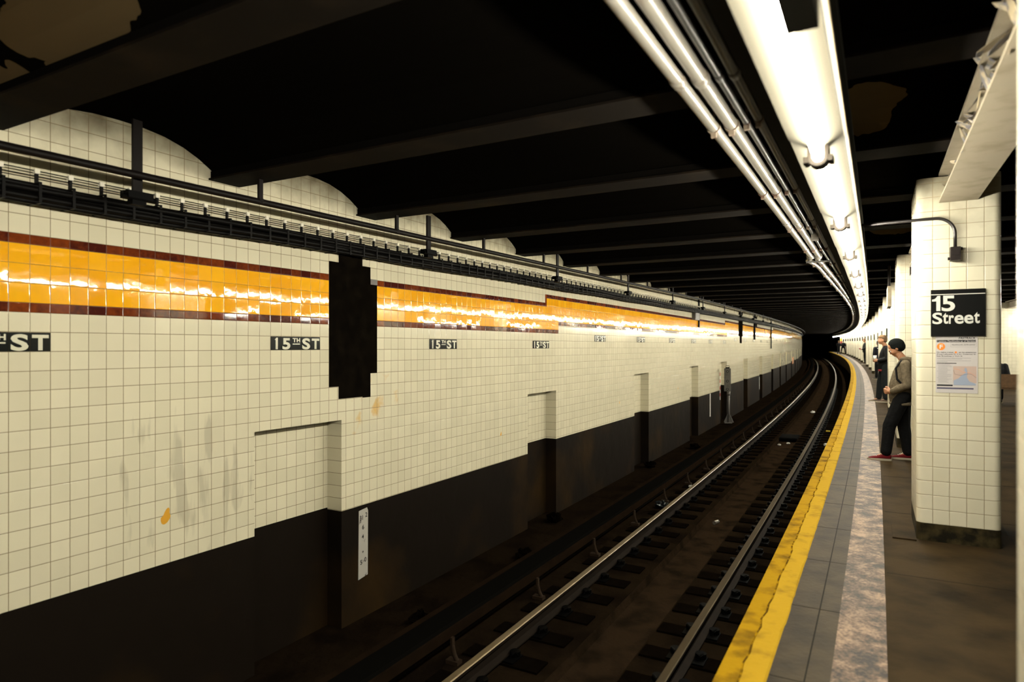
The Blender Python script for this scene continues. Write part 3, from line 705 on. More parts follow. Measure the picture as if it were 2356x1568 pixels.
pb = MB(); pb.box(-0.02, 0.30, -0.02, 0.02, -0.06, -0.04); tag(obj('pipe_bracket', pb, 'pipe_grey', world=frame(10.15, -0.86, 2.80)), 'short grey bracket bar under the bend in the pale pipes', 'bracket')
jb = MB(); jb.box(-0.035, 0.035, -0.06, 0.06, -0.045, 0.03); tag(smooth_by_angle(obj('junction_box', jb, 'pipe', world=frame(7.85, -0.60, 2.775))), 'small pale junction box on the thin grey pipe beside the lights', 'junction box')

# ------------------------------------------------------------------ services along the far wall
# dark pipe on hangers
hp = MB(); hp.tube([P(s_, OW+0.40, float(np.interp(s_, (0, 10, 20), (2.775, 2.84, 2.90)))) for s_ in np.arange(-7, 120, 0.8)], 0.027, 12)
tag(obj('wall_pipe', hp, 'steel_dark', smooth=True), 'dark brown pipe running above the cable bundle along the tiled wall', 'pipe')
for k, s_ in enumerate([2.74, 6.09, 9.58, 13.08, 16.6, 20.1, 23.6, 27.1, 30.6, 34.1, 37.6]):
    t = thing('pipe_hanger', 'dark flat hanger, %s' % ('leftmost, holding the dark wall pipe' if k == 0 else 'second from the left, holding the dark wall pipe' if k == 1 else 'one of those far along the wall pipe'), 'pipe hanger', frame(s_, OW+0.40 if k else OW+0.33, 2.575), None if k < 2 else 'distant pipe hangers')
    mb = MB(); mb.box(-0.01, 0.01, -0.034, 0.034, 0.10, 0.50 if k else 0.62); obj('strap', mb, 'steel_dark', t)
    mb = MB(); mb.box(-0.05, 0.05, -0.09, 0.09, 0.06, 0.11); mb.tube([(0.02, -0.12, 0.07), (0.02, 0.12, 0.07)], 0.022, 8); mb.box(-0.03, 0.03, -0.05, 0.05, 0.02, 0.07); obj('foot_block', mb, 'plate', t)
for k in range(14):
    s_ = BEAM0+BAY*k+0.05
    mb = MB(); mb.box(-0.012, 0.012, -0.02, 0.02, 0.0, 0.19 if s_ < 12 else 0.12); mb.tube([(0, 0, -0.03), (0, 0, 0.01)], 0.032, 8)
    tag(obj('pipe_clip', mb, 'steel_dark', world=frame(s_, OW+0.40, float(np.interp(s_, (0, 10, 20), (2.79, 2.85, 2.91))))), 'short dark clip holding the wall pipe up to a beam', 'pipe clip', 'pipe clips under the ceiling beams')
# cable bundle on racks
cbn = thing('cable_bundle', 'thick bundle of black cables strapped along the top of the tiled wall', 'cables', frame(3, OW+0.1, 2.6)); mw = cbn.matrix_world.inverted()
cz = []
for i, (o_, z_) in enumerate([(0.10, 2.555), (0.13, 2.583), (0.10, 2.610), (0.135, 2.635), (0.10, 2.66), (0.06, 2.57), (0.06, 2.64)]):
    ph = R.uniform(0, 6)
    mb = MB(); mb.tube([mw @ P(s_, OW+o_+0.008*math.sin(s_*2.1+ph), z_-0.008+0.008*math.sin(s_*1.7+ph)) for s_ in np.arange(-7, 118, 0.35)], 0.021, 7)
    obj('cable', mb, 'cable', cbn, smooth=True)
for z_ in (2.735, 2.77):
    mb = MB(); mb.tube([mw @ P(s_, OW+0.10, z_-0.022) for s_ in np.arange(-7, 118, 0.8)], 0.004, 5); obj('thin_wire', mb, 'cable', cbn)
rk = MB(); rk.box(0.0, 0.155, -0.008, 0.008, -0.058, -0.052); rk.box(0.150, 0.156, -0.009, 0.009, -0.058, 0.082); rk.box(0.0, 0.155, -0.008, 0.008, 0.076, 0.082); rk.box(0.095, 0.112, -0.009, 0.009, 0.082, 0.14)
kb = MB(); kb.box(0.088, 0.118, -0.015, 0.015, 0.14, 0.172)
r0 = k0 = None; faro = MB(); fark = MB()
for k in range(-15, 420):
    s_ = 2.21 + 0.205*k
    if s_ > 90: break
    fr = frame(s_, OW, 2.588)
    if 0 <= k+8 < 98:
        if r0 is None: r0 = obj('rack_bracket', rk, 'cable', cbn, world=fr); k0 = obj('insulator', kb, 'knob', cbn, world=fr)
        else:
            for src in (r0, k0):
                c = src.copy(); C.objects.link(c); c.parent = cbn; c.matrix_world = fr
    else:
        for src, dst in ((rk, faro), (kb, fark)):
            i = len(dst.v); dst.v += [mw @ (fr @ v) for v in src.v]; dst.f += [tuple(i+q for q in f) for f in src.f]; dst.m += src.m; dst.uv += src.uv
obj('distant_brackets', faro, 'cable', cbn, kind='stuff'); obj('distant_insulators', fark, 'knob', cbn, kind='stuff')
for s_, z0, z1, lab in ((21.24, 2.10, 3.0, 'thin black conduit down the tiled wall beside the small grey box'), (41.45, 1.25, 3.1, 'long black conduit running down the tiled wall, the tallest of them'), (34.0, 1.75, 3.0, 'short black conduit over the orange band beyond the missing tiles')):
    mb = MB(); mb.tube([P(s_, OW+0.03, z0), P(s_, OW+0.03, z1)], 0.03, 8); tag(obj('wall_conduit', mb, 'cable'), lab, 'conduit')
t = thing('wall_box', 'small grey metal box on the tiled wall above the orange band', 'box', frame(20.7, OW, 2.42, 1))
mb = MB(); mb.box(0.0, 0.10, -0.30, 0.30, -0.10, 0.17); smooth_by_angle(obj('case', mb, 'signal', t)); mb = MB(); mb.box(0.10, 0.112, -0.26, 0.26, -0.07, 0.14); obj('cover', mb, 'signal_pole', t)
gt = MB(); gt.box(0, 0.004, -0.055, 0.055, -0.03, 0.03); tag(obj('odd_tile', gt, 'signal_pole', world=frame(5.615, OW, 2.33, 0)), 'single grey half tile at the right edge of the black patch', 'tile')

# 15TH ST tablets
def tablet(mw):
    t = thing('name_tablet', '', 'station name tablet', mw)
    mb = MB(); W5 = 5*TW
    for i in range(5): mb.box(i*TW+0.001, (i+1)*TW-0.001, -0.003, 0.0, 0.001, 0.1265)
    # local x along wall (increasing s), y into the wall, z up
    obj('panel', mb, 'tablet_black', t)
    figure_one('cream_letter', 0.036, 0.108, t, Tr(0.045, -0.003, 0.008), flag=False)
    for ch, i, x0, w_, z0, h_ in (('5', 1, 0.014, 0.094, 0.005, 0.108), ('T', 2, 0.014, 0.046, 0.074, 0.040), ('H', 2, 0.064, 0.042, 0.074, 0.040), ('S', 3, 0.010, 0.102, 0.005, 0.110), ('T', 4, 0.010, 0.100, 0.008, 0.104)):
        text_mesh('letter', ch, 'cream_letter', w_, h_, t, Tr(i*TW+x0, -0.003, z0), bold=0.035)
    mb = MB(); mb.box(2*TW+0.014, 2*TW+0.104, -0.0042, -0.003, 0.052, 0.062); obj('underline', mb, 'cream_letter', t)
    return t
TAB = [2.34-0.613, 4.18, 6.68, 9.51, 12.22, 14.92, 17.76, 20.34, 22.88, 25.46, 27.97, 30.65, 33.46, 36.31, 39.32, 42.18, 44.96, 47.7, 50.5, 53.3]
TABL = {0: 'large 15TH ST tablet cut by the left edge of the picture', 1: '15TH ST tablet just left of the black patch in the wall', 2: '15TH ST tablet right of the black patch in the wall', 3: '15TH ST tablet above the second wall recess, before the orange band steps up', 4: '15TH ST tablet, first one under the raised part of the orange band'}
tp = None
for k, s_ in enumerate(TAB):
    dz = 0 if s_ < 10.4 else 0.1295 if s_ < 26.4 else 0.24 if s_ < 43.2 else 0.35
    u = round((wall_arc(s_)-U0)/TW)*TW + U0; s2 = float(np.interp(u, _wal, _S))
    a = P(s2, OW+0.0005, 1.5831+dz, 0); b = P(s2+0.613, OW+0.0005, 1.5831+dz, 0); d = (b-a).normalized()
    y = Vector((0, 0, 1)).cross(d)
    fr = Matrix(((d.x, y.x, 0, a.x), (d.y, y.y, 0, a.y), (0, 0, 1, a.z), (0, 0, 0, 1)))
    if tp is None: tp = tablet(fr); t = tp
    else: t = copy_tree(tp, world=fr)
    if k in TABL: tag(t, TABL[k], 'station name tablet')
    else: tag(t, 'small 15TH ST tablet in the distant part of the row on the tiled wall', 'station name tablet', 'distant 15TH ST tablets')

def wall_frame(s_, z_, o_=OW):
    a = P(s_, o_, z_, 0); b = P(s_+0.2, o_, z_, 0); d = (b-a).normalized(); y = Vector((0, 0, 1)).cross(d)
    return Matrix(((d.x, y.x, 0, a.x), (d.y, y.y, 0, a.y), (0, 0, 1, a.z), (0, 0, 0, 1)))
# chainage plate
t = thing('chainage_plate', 'tall white painted number plate on the dark wall right of the nearest recess', 'number plate', wall_frame(5.36, -0.90))
mb = MB(); mb.poly([Vector(p) for p in ((0, -0.004, 0), (0.15, -0.004, 0.02), (0.155, -0.004, 0.72), (0.14, -0.004, 0.755), (0.01, -0.004, 0.74))]); mb.grid([[Vector((x, y, z)) for x, z in ((0, 0), (0.15, 0.02), (0.155, 0.72), (0.14, 0.755), (0.01, 0.74))] for y in (-0.004, 0.0)], closed=True, flip=False)
obj('plate', mb, 'chain_plate', t)
for ch, x, z_, w_, h_ in (('B1', 0.025, 0.635, 0.045, 0.05), ('2', 0.11, 0.655, 0.03, 0.05), ('6', 0.06, 0.53, 0.03, 0.05), ('4', 0.055, 0.43, 0.03, 0.045), ('+', 0.06, 0.275, 0.025, 0.025), ('5', 0.03, 0.155, 0.03, 0.05), ('0', 0.095, 0.17, 0.03, 0.05)):
    text_mesh('letter', ch, 'ink', w_, h_, t, Tr(x, -0.0045, z_), bold=0.01)
for s_, z0, z1, lab in ((23.06, -0.80, -0.01, 'narrow white paint stroke on the dark wall left of the signal'), (35.9, -0.6, 0.05, 'narrow white paint stroke on the dark wall beyond the signal')):
    mb = MB(); mb.box(0, 0.13, -0.003, 0, 0, z1-z0); tag(obj('paint_mark', mb, 'white', world=wall_frame(s_, z0)), lab, 'paint mark')
mb = MB()
mb.poly([Vector((0.045*math.cos(a)*(0.5 if math.sin(a) > 0 else 0.9), -0.002, 0.06*math.sin(a)*(1.2 if math.sin(a) < 0 else 1))) @ Matrix.Rotation(0.0, 3, 'Y') for a in [k*math.pi/8 for k in range(16)]][::-1])
M['spat'] = mat('orange_paint_spot', (0.62, 0.30, 0.015), 0.5)
for i, (s_, z_, k_) in enumerate(((3.17, 0.29, 1.0), (8.45, 0.32, 0.5), (13.68, 0.4, 0.5), (18.7, 0.43, 0.6))):
    o = obj('paint_spot', mb, 'spat', world=wall_frame(s_, z_) @ Matrix.Rotation(0.35, 4, 'Y') @ Matrix.Scale(k_, 4)); tag(o, 'yellow paint blob on the cream tiles %s' % ('left of the nearest wall recess' if i == 0 else 'farther along the wall, small'), 'paint spot', None if i == 0 else 'small yellow paint blobs')

# dwarf signal in front of its recess
SG = P(24.6, OW+0.32, -1.30)
t = thing('track_signal', 'grey dwarf signal on a pole standing before a wall recess', 'signal', Matrix.Translation(SG))
aim = math.atan2(-SG.x, SG.y)*0.0 + th_at(24.6)
t.matrix_world = Matrix.Translation(SG) @ Matrix.Rotation(th_at(24.6)+0.15, 4, 'Z')
mb = MB(); mb.box(-0.115, 0.115, -0.05, 0.05, 1.15, 1.98); smooth_by_angle(obj('head', mb, 'signal', t))
for z_ in (1.87, 1.52, 1.23):
    mb = MB(); mb.tube([(0, -0.05, z_), (0, -0.10, z_)], 0.045, 14); h_ = obj('lens_hood', mb, 'plate', t)
    mb = MB(); mb.tube([(0, -0.095, z_), (0, -0.105, z_)], 0.028, 12); obj('lens', mb, 'signal_pole', h_)
mb = MB(); mb.box(-0.07, 0.07, -0.04, 0.04, 1.98, 2.02); mb.tube([(-0.06, 0, 2.02), (-0.06, 0, 2.08), (0.06, 0, 2.08), (0.06, 0, 2.02)], 0.008, 6); obj('top_loop', mb, 'plate', t)
mb = MB(); mb.tube([(0.04, 0, 0.02), (0.04, 0, 1.15)], 0.04, 12); mb.tube([(0.04, 0, 1.0), (0.04, 0, 1.15)], 0.06, 12); obj('pole', mb, 'signal_pole', t, smooth=True)
mb = MB(); mb.box(-0.10, 0.16, -0.10, 0.10, 0.0, 0.03)
for sx in (-1, 1): mb.poly([Vector((0.04+sx*0.03, 0, 0.33)), Vector((0.04+sx*0.16, 0, 0.03)), Vector((0.04+sx*0.03, 0, 0.03))]); mb.tube([(0.04+sx*0.03, -0.02, 0.33), (0.04+sx*0.16, -0.03, 0.03)], 0.014, 6)
obj('base', mb, 'signal_pole', t)
t = thing('clearance_marker', 'narrow red and white striped strip on the wall edge left of the signal', 'marker strip', wall_frame(24.86, -0.35))
for k in range(8):
    mb = MB(); mb.box(0, 0.10, -0.006, 0.0, k*0.125, k*0.125+0.124); o = obj('stripe', mb, 'red' if k % 2 else 'white', t)
mb = MB(); mb.box(0.0, 0.9, -0.003, 0, 0.0, 0.72); tag(obj('painted_panel', mb, 'orange_paint', world=wall_frame(25.0, 0.2, OW-REC_D+0.004)), 'orange painted tiles inside the recess behind the signal', 'painted panel')
mb = MB(); mb.box(0.0, 2.2, -0.003, 0, 0.0, 0.55); tag(obj('painted_panel', mb, 'orange_paint', world=wall_frame(61.5, 0.35-0.5+0.25, OW)), 'orange painted patch low on the tiled wall near its far end', 'painted panel')

# ------------------------------------------------------------------ things on the sign column
CF = frame(COL0+COLP, 0.27, 0)          # local x across the face, -y towards the camera
def onface(x, z, y=-0.001): return CF @ Tr(x, y, z)
t = thing('platform_sign', 'black 15 Street sign with a white line, high on the nearest whole column', 'sign', onface(0.100, 1.662))
mb = MB(); mb.box(0, 0.362, -0.014, 0, 0, 0.375); smooth_by_angle(obj('panel', mb, 'sign_black', t))
mb = MB(); mb.box(0.002, 0.36, -0.0155, -0.014, 0.333, 0.339); obj('white_line', mb, 'letter', t)
figure_one('letter', 0.056, 0.122, t, Tr(0.008, -0.014, 0.204))
for ch, x, w_, z_, h_ in (('5', 0.073, 0.090, 0.200, 0.126),):
    text_mesh('letter', ch, 'letter', w_, h_, t, Tr(x, -0.014, z_), bold=0.022)
for ch, x, w_, z_, h_ in (('S', 0.010, 0.068, 0.098, 0.094), ('t', 0.080, 0.038, 0.100, 0.089), ('r', 0.122, 0.033, 0.100, 0.068), ('e', 0.159, 0.061, 0.099, 0.071), ('e', 0.223, 0.061, 0.099, 0.071), ('t', 0.287, 0.038, 0.101, 0.089)):
    text_mesh('letter', ch, 'letter', w_, h_, t, Tr(x, -0.014, z_), bold=0.022)
t = thing('service_poster', 'white printed service notice with an orange F disc, taped under the sign', 'poster', onface(0.133, 1.208))
PW, PH = 0.281, 0.457
mb = MB(); mb.box(0, PW, -0.002, 0, 0, PH); obj('sheet', mb, 'paper', t)
def pr(name, mk, x0, x1, z0, z1, d=0.0): 
    mb = MB(); mb.box(x0*PW, x1*PW, -0.0026-d, -0.002, (1-z1)*PH, (1-z0)*PH); return obj(name, mb, mk, t)
def ptext(s_, mk, x0, x1, z0, z1, bold=0.01, shear=0.0, d=0.0): return text_mesh('print_line', s_, mk, (x1-x0)*PW, (z1-z0)*PH, t, Tr(x0*PW, -0.0022-d, (1-z1)*PH), bold=bold, shear=shear, depth=0.0006)
ptext('FASTRACK', 'ink', 0.55, 0.95, 0.02, 0.058, 0.02, 0.25)
pr('heading_bar', 'ink', 0.03, 0.95, 0.072, 0.110)
ptext('Cambios Planificados en el Servicio', 'paper', 0.04, 0.94, 0.078, 0.104, 0.012, d=0.0006)
pr('notice_frame', 'greyink', 0.36, 0.965, 0.125, 0.195); pr('notice_field', 'paper', 0.366, 0.959, 0.128, 0.192, 0.0003)
ptext('MEDIANOCHES, ENTRE SEMANA', 'ink', 0.39, 0.94, 0.145, 0.170, 0.0, d=0.0006)
mb = MB(); mb.tube([(0.13*PW, -0.0018, (1-0.188)*PH), (0.13*PW, -0.0030, (1-0.188)*PH)], 0.0285, 28); obj('route_disc', mb, 'orange_ink', t)
text_mesh('letter', 'F', 'letter', 0.022, 0.032, t, Tr(0.095*PW, -0.003, (1-0.223)*PH), bold=0.03)
ptext('No habra trenes   F   en las estaciones', 'ink', 0.03, 0.96, 0.276, 0.297, 0.01)
ptext("B'way-Lafayette St, 2 Av, Delancey St,", 'ink', 0.03, 0.96, 0.310, 0.334, 0.01)
ptext('East Broadway, y York St', 'ink', 0.03, 0.64, 0.345, 0.369, 0.01)
for k, (x1, z_) in enumerate(((0.84, 0.385), (0.63, 0.403), (0.84, 0.432), (0.28, 0.450))): pr('small_print', 'greyink', 0.03, x1, z_, z_+0.006)
mb = MB(); mb.tube([(0.485*PW, -0.0018, (1-0.287)*PH), (0.485*PW, -0.0032, (1-0.287)*PH)], 0.008, 16); obj('route_disc', mb, 'orange_ink', t)
pr('section_bar', 'ink', 0.03, 0.50, 0.474, 0.486)
for k in range(17): pr('small_print', 'greyink', 0.06 if k % 6 else 0.03, 0.24+0.16*R.random(), 0.50+k*0.0195, 0.505+k*0.0195)
pr('map_field', 'pink_ink', 0.42, 0.965, 0.53, 0.82)
mb = MB(); mb.poly([Vector((x*PW, -0.0031, (1-z)*PH)) for x, z in ((0.43, 0.78), (0.55, 0.74), (0.62, 0.69), (0.72, 0.64), (0.68, 0.60), (0.70, 0.55), (0.74, 0.57), (0.76, 0.65), (0.74, 0.72), (0.80, 0.79), (0.95, 0.83), (0.95, 0.86), (0.43, 0.86))][::-1]); obj('map_water', mb, 'blue_ink', t)
for mk, ln in (('orange_ink', ((0.43, 0.57), (0.56, 0.59), (0.66, 0.64), (0.82, 0.64), (0.96, 0.70))), ('ink', ((0.43, 0.60), (0.46, 0.67), (0.60, 0.69), (0.80, 0.66), (0.88, 0.68), (0.96, 0.73)))):
    mb = MB(); mb.tube([(x*PW, -0.0033, (1-z)*PH) for x, z in ln], 0.0006, 4); obj('map_line', mb, mk, t)
pr('foot_bar', 'ink', 0.03, 0.41, 0.855, 0.880); pr('base_bar', 'navy_ink', 0.03, 0.90, 0.905, 0.932)
t = thing('switch_box', 'dark brown metal switch box hanging above the 15 Street sign', 'switch box', onface(0.228, 2.262))
mb = MB(); mb.box(0, 0.068, -0.075, 0, 0, 0.108); smooth_by_angle(obj('case', mb, 'box_brown', t))
mb = MB(); mb.tube([(0.034, -0.075, 0.062), (0.034, -0.084, 0.062)], 0.026, 16); mb.box(0.014, 0.052, -0.080, -0.075, 0.014, 0.027); obj('cover_plate', mb, 'box_brown', t)
mb = MB(); mb.tube([(0.068, -0.04, 0.095), (0.082, -0.04, 0.095)], 0.012, 8); mb.tube([(-0.016, -0.04, 0.018), (0, -0.04, 0.018)], 0.012, 8); obj('lug', mb, 'box_brown', t)
t = thing('bent_conduit', 'dark grey conduit arching from the ceiling lights onto the sign column', 'conduit', onface(0.262, 2.37))
pts = [(-0.85, -0.03, 0.232)] + [(-0.20+0.05*k, -0.03, 0.240) for k in range(2)] + [(-0.13+0.13*math.sin(a), -0.03, 0.11+0.13*math.cos(a)) for a in [k*math.pi/2/10 for k in range(11)]] + [(0, -0.03, 0.0)]
mb = MB(); mb.tube(pts, 0.0125, 12); obj('tube_run', mb, 'conduit', t, smooth=True)

# hanging sign panel and bracket boxes further along
t = thing('hanging_sign', 'pale sign panel hanging on rods between the second and third whole columns', 'sign', frame(13.9, 0.21, 2.25))
mb = MB(); mb.box(-0.03, 0.03, -0.45, 0.45, 0.0, 0.36); smooth_by_angle(obj('panel', mb, 'girder', t))
for y in (-0.3, 0.3):
    mb = MB(); mb.tube([(0, y, 0.36), (0, y, 0.73)], 0.02, 8); obj('rod', mb, 'steel_dark', t)
t = thing('speaker_box', 'small grey speaker box high on the column behind the man in the beanie', 'speaker', frame(11.62, 0.43, 2.62))
mb = MB(); mb.box(0, 0.12, -0.14, -0.0, 0, 0.15); smooth_by_angle(obj('case', mb, 'pipe', t)); mb = MB(); mb.box(0.01, 0.11, -0.15, -0.14, 0.01, 0.14); obj('grille', mb, 'steel_dark', t)
for k in range(4, 20):
    s_ = COL0+COLP*k
    mb = MB(); mb.box(0.05, 0.30, -0.012, 0.0, 0.0, 0.30)
    tag(obj('column_sign', mb, 'sign_black', world=frame(s_, 0.30, 1.72)), 'small black sign on one of the distant columns', 'sign', 'black signs on the distant columns')
t = thing('end_sign', 'tiny orange and red sign on the last column of the far row', 'sign', frame(COL0+COLP*20, 0.27, 1.55)); t.matrix_world = frame(COL0+COLP*20, 0.27, 1.4)
mb = MB(); mb.box(0, 0.4, -0.02, 0, 0.35, 0.75); obj('upper_panel', mb, 'litter_yellow', t); mb = MB(); mb.box(0, 0.4, -0.02, 0, -0.1, 0.34); obj('lower_panel', mb, 'red', t)

# ------------------------------------------------------------------ litter on the track
mb = MB(); mb.box(-0.25, 0.25, -0.5, 0.5, -0.02, 0.02)
for k in range(7): mb.box(-0.25, 0.25, -0.46+k*0.14, -0.42+k*0.14, 0.02, 0.035)
tag(obj('drain_grate', mb, 'plate', world=frame(21.9, -2.25, -1.31)), 'dark slatted grate over the trough between the rails', 'grate')
mb = MB(); mb.box(-0.06, 0.06, -0.03, 0.03, 0, 0.03); tag(obj('yellow_block', mb, 'litter_yellow', world=frame(23.5, -1.25, -1.27)), 'small bright yellow block lying by the right running rail', 'litter')
mb = MB(); mb.tube([(0, 0, 0.035), (0.11, 0.02, 0.03)], [0.035, 0.045], 12, cap=False); mb.poly([Vector((0.12, -0.05, 0.0)), Vector((0.2, -0.02, 0.0)), Vector((0.17, 0.09, 0.01)), Vector((0.1, 0.06, 0.0))]); tag(obj('paper_cup', mb, 'white', world=frame(20.2, -1.2, -1.27, turn=0.4)), 'crushed white paper cup near the platform edge on the track', 'litter')
mb = MB(); mb.tube([(0, 0, 0.035), (0.0, 0.12, 0.035)], 0.033, 14); tag(obj('drink_can', mb, 'can', world=frame(11.1, -2.35, -1.40, turn=-0.3), smooth=False), 'small drink can lying in the trough between the rails', 'litter')
def crumple(seed, r, n=9):
    q = random.Random(seed); mb = MB(); mb.ball((0, 0, r*0.45), (r, r*0.8, r*0.45), n)
    d = {}
    for i, v in enumerate(mb.v):
        k = (round(v.x, 4), round(v.y, 4), round(v.z, 4))
        if k not in d: d[k] = q.uniform(0.55, 1.15)
        mb.v[i] = Vector((v.x*d[k], v.y*d[k], v.z*d[k]))
    return mb
tag(obj('plastic_bag', crumple(4, 0.14), 'bagplastic', world=frame(11.4, -3.30, -1.30)), 'crumpled dark plastic bag between the wall side rail and third rail', 'litter')
for i, (s_, o_, lab) in enumerate(((20.5, -2.40, 'torn white paper scrap beside the grate in the trough'), (20.9, -2.2, 'tiny white paper scrap just right of the torn one by the grate'), (13.3, -3.25, 'small white scrap left of the wall side running rail'), (30.5, -2.1, 'pale flat scrap in the trough far past the grate'))):
    tag(obj('paper_scrap', crumple(i+20, 0.06 if i != 3 else 0.12, 5), 'white', world=frame(s_, o_, -1.30 if o_ < -2.6 else -1.39)), lab, 'litter')
for i, (s_, o_) in enumerate(((5.6, -4.2), (9.9, -4.7), (15.3, -4.7), (18.6, -4.4), (8.0, -4.25))):
    tag(obj('debris_heap', crumple(40+i, 0.16, 7), 'tie', world=frame(s_, o_, -1.36)), 'small heap of dark debris at the foot of the tiled wall', 'debris', 'dark debris heaps along the wall foot')

# ------------------------------------------------------------------ bench and people
t = thing('platform_bench', 'wooden bench glimpsed between the sign column and the edge column', 'bench', frame(20.6, 2.75, 0))
mb = MB(); mb.box(-0.9, 0.9, -0.25, 0.25, 0.42, 0.46); smooth_by_angle(obj('seat', mb, 'wood', t)); mb = MB(); mb.box(-0.9, 0.9, -0.27, -0.23, 0.46, 0.80); obj('backrest', mb, 'wood', t)
for x in (-0.85, 0.0, 0.85):
    mb = MB(); mb.box(x-0.03, x+0.03, -0.24, 0.24, 0, 0.42); obj('leg', mb, 'wood', t)

def blob(name, prims, mk, parent, voxel=0.012, smooth=6, world=None, noise=0.0, nscale=8.0):
    """prims joined into one continuous skin by a voxel remesh"""
    mb = MB()
    for p in prims:
        if p[0] == 'c': mb.cone(p[1], p[2], p[3], p[4])
        elif p[0] == 'e': mb.ball(p[1], p[2], 8, T=p[3] if len(p) > 3 else None)
        elif p[0] == 'l':      # loft of ellipse sections: (centre, rx, ry)
            rows = []
            for c, rx, ry in p[1]:
                c = Vector(c); rows.append([c + Vector((rx*math.cos(a), ry*math.sin(a), 0)) for a in [k*math.pi/10 for k in range(20)]])
            mb.grid(rows, closed=True, cap=True)
    tmp = obj('tmp', mb, mk)
    md = tmp.modifiers.new('r', 'REMESH'); md.mode = 'VOXEL'; md.voxel_size = voxel
    if smooth:
        md = tmp.modifiers.new('s', 'SMOOTH'); md.iterations = smooth; md.factor = 0.5
    dg = bpy.context.evaluated_depsgraph_get(); dg.update()
    me = bpy.data.meshes.new_from_object(tmp.evaluated_get(dg)); bpy.data.objects.remove(tmp)
    me.polygons.foreach_set('use_smooth', [True]*len(me.polygons)); me.name = name
    o = bpy.data.objects.new(name, me); C.objects.link(o); o.parent = parent
    return o

def hand(wrist, dirv, palm_n, side, s=1.0, curl=0.9):
    """palm and five fingers; dirv towards the fingertips, palm_n the way the palm faces"""
    w_ = Vector(wrist); d = Vector(dirv).normalized(); n = Vector(palm_n).normalized(); n = (n - d*n.dot(d)).normalized(); x = d.cross(n)*side
    pr_ = [('c', w_, w_+d*0.045*s, 0.026*s, 0.028*s)]
    for k in range(4):
        off = (k-1.5)*0.0195*s; base = w_+d*0.085*s+x*off; ln = (0.072, 0.080, 0.074, 0.058)[k]*s
        pr_.append(('c', w_+d*0.03*s+x*off*0.8, base, 0.015*s, 0.0115*s))
        a = base; ang = 0.25
        for j in range(3):
            ang += curl*(0.8 if j else 0.5); v = d*math.cos(ang)+n*math.sin(ang); b = a+v*ln*(0.45, 0.32, 0.23)[j]
            pr_.append(('c', a, b, 0.0098*s-j*0.0008*s, 0.0088*s-j*0.0008*s)); a = b
    a = w_+d*0.025*s-x*0.022*s; b = a+(d*0.5-x*0.75+n*0.3).normalized()*0.038*s; c = b+(d*0.85-x*0.15+n*0.5).normalized()*0.032*s; e = c+(d*0.8+x*0.1+n*0.6).normalized()*0.026*s
    pr_ += [('c', a, b, 0.015*s, 0.012*s), ('c', b, c, 0.012*s, 0.0105*s), ('c', c, e, 0.0105*s, 0.009*s)]
    return pr_

def head_prims(c, pitch, s=1.0):
    """head with face looking along +X, pitched down by pitch"""
    c = Vector(c); Rm = Matrix.Rotation(pitch, 3, 'Y')
    q = lambda x, y, z: c + Rm @ Vector((x*s, y*s, z*s))
    e = lambda x, y, z, a, b, d: ('e', q(x, y, z), (a*s, b*s, d*s), Rm)
    return [e(-0.01, 0, 0.03, 0.095, 0.075, 0.085), e(0.02, 0, -0.02, 0.075, 0.066, 0.09), e(0.035, 0, -0.075, 0.048, 0.046, 0.035), e(0.065, 0, -0.092, 0.02, 0.02, 0.016),
            e(0.093, 0, -0.022, 0.014, 0.010, 0.022), e(0.102, 0, -0.036, 0.012, 0.013, 0.009), e(0.084, 0, 0.012, 0.018, 0.05, 0.012), e(0.082, 0, -0.062, 0.014, 0.024, 0.007), e(0.080, 0, -0.073, 0.013, 0.020, 0.006),
            e(-0.005, 0.078, -0.015, 0.018, 0.010, 0.030), e(-0.005, -0.078, -0.015, 0.018, 0.010, 0.030), e(0.06, 0.035, -0.035, 0.03, 0.025, 0.028), e(0.06, -0.035, -0.035, 0.03, 0.025, 0.028)], q

def eyes(parent, q, s):
    for sy in (-1, 1):
        mb = MB(); mb.ball(q(0.079, 0.032*sy, -0.008), 0.011*s, 5); o = obj('eye', mb, 'letter', parent, smooth=True)
        mb = MB(); mb.ball(q(0.087, 0.032*sy, -0.008), 0.0055*s, 4); obj('pupil', mb, 'ink', o, smooth=True)

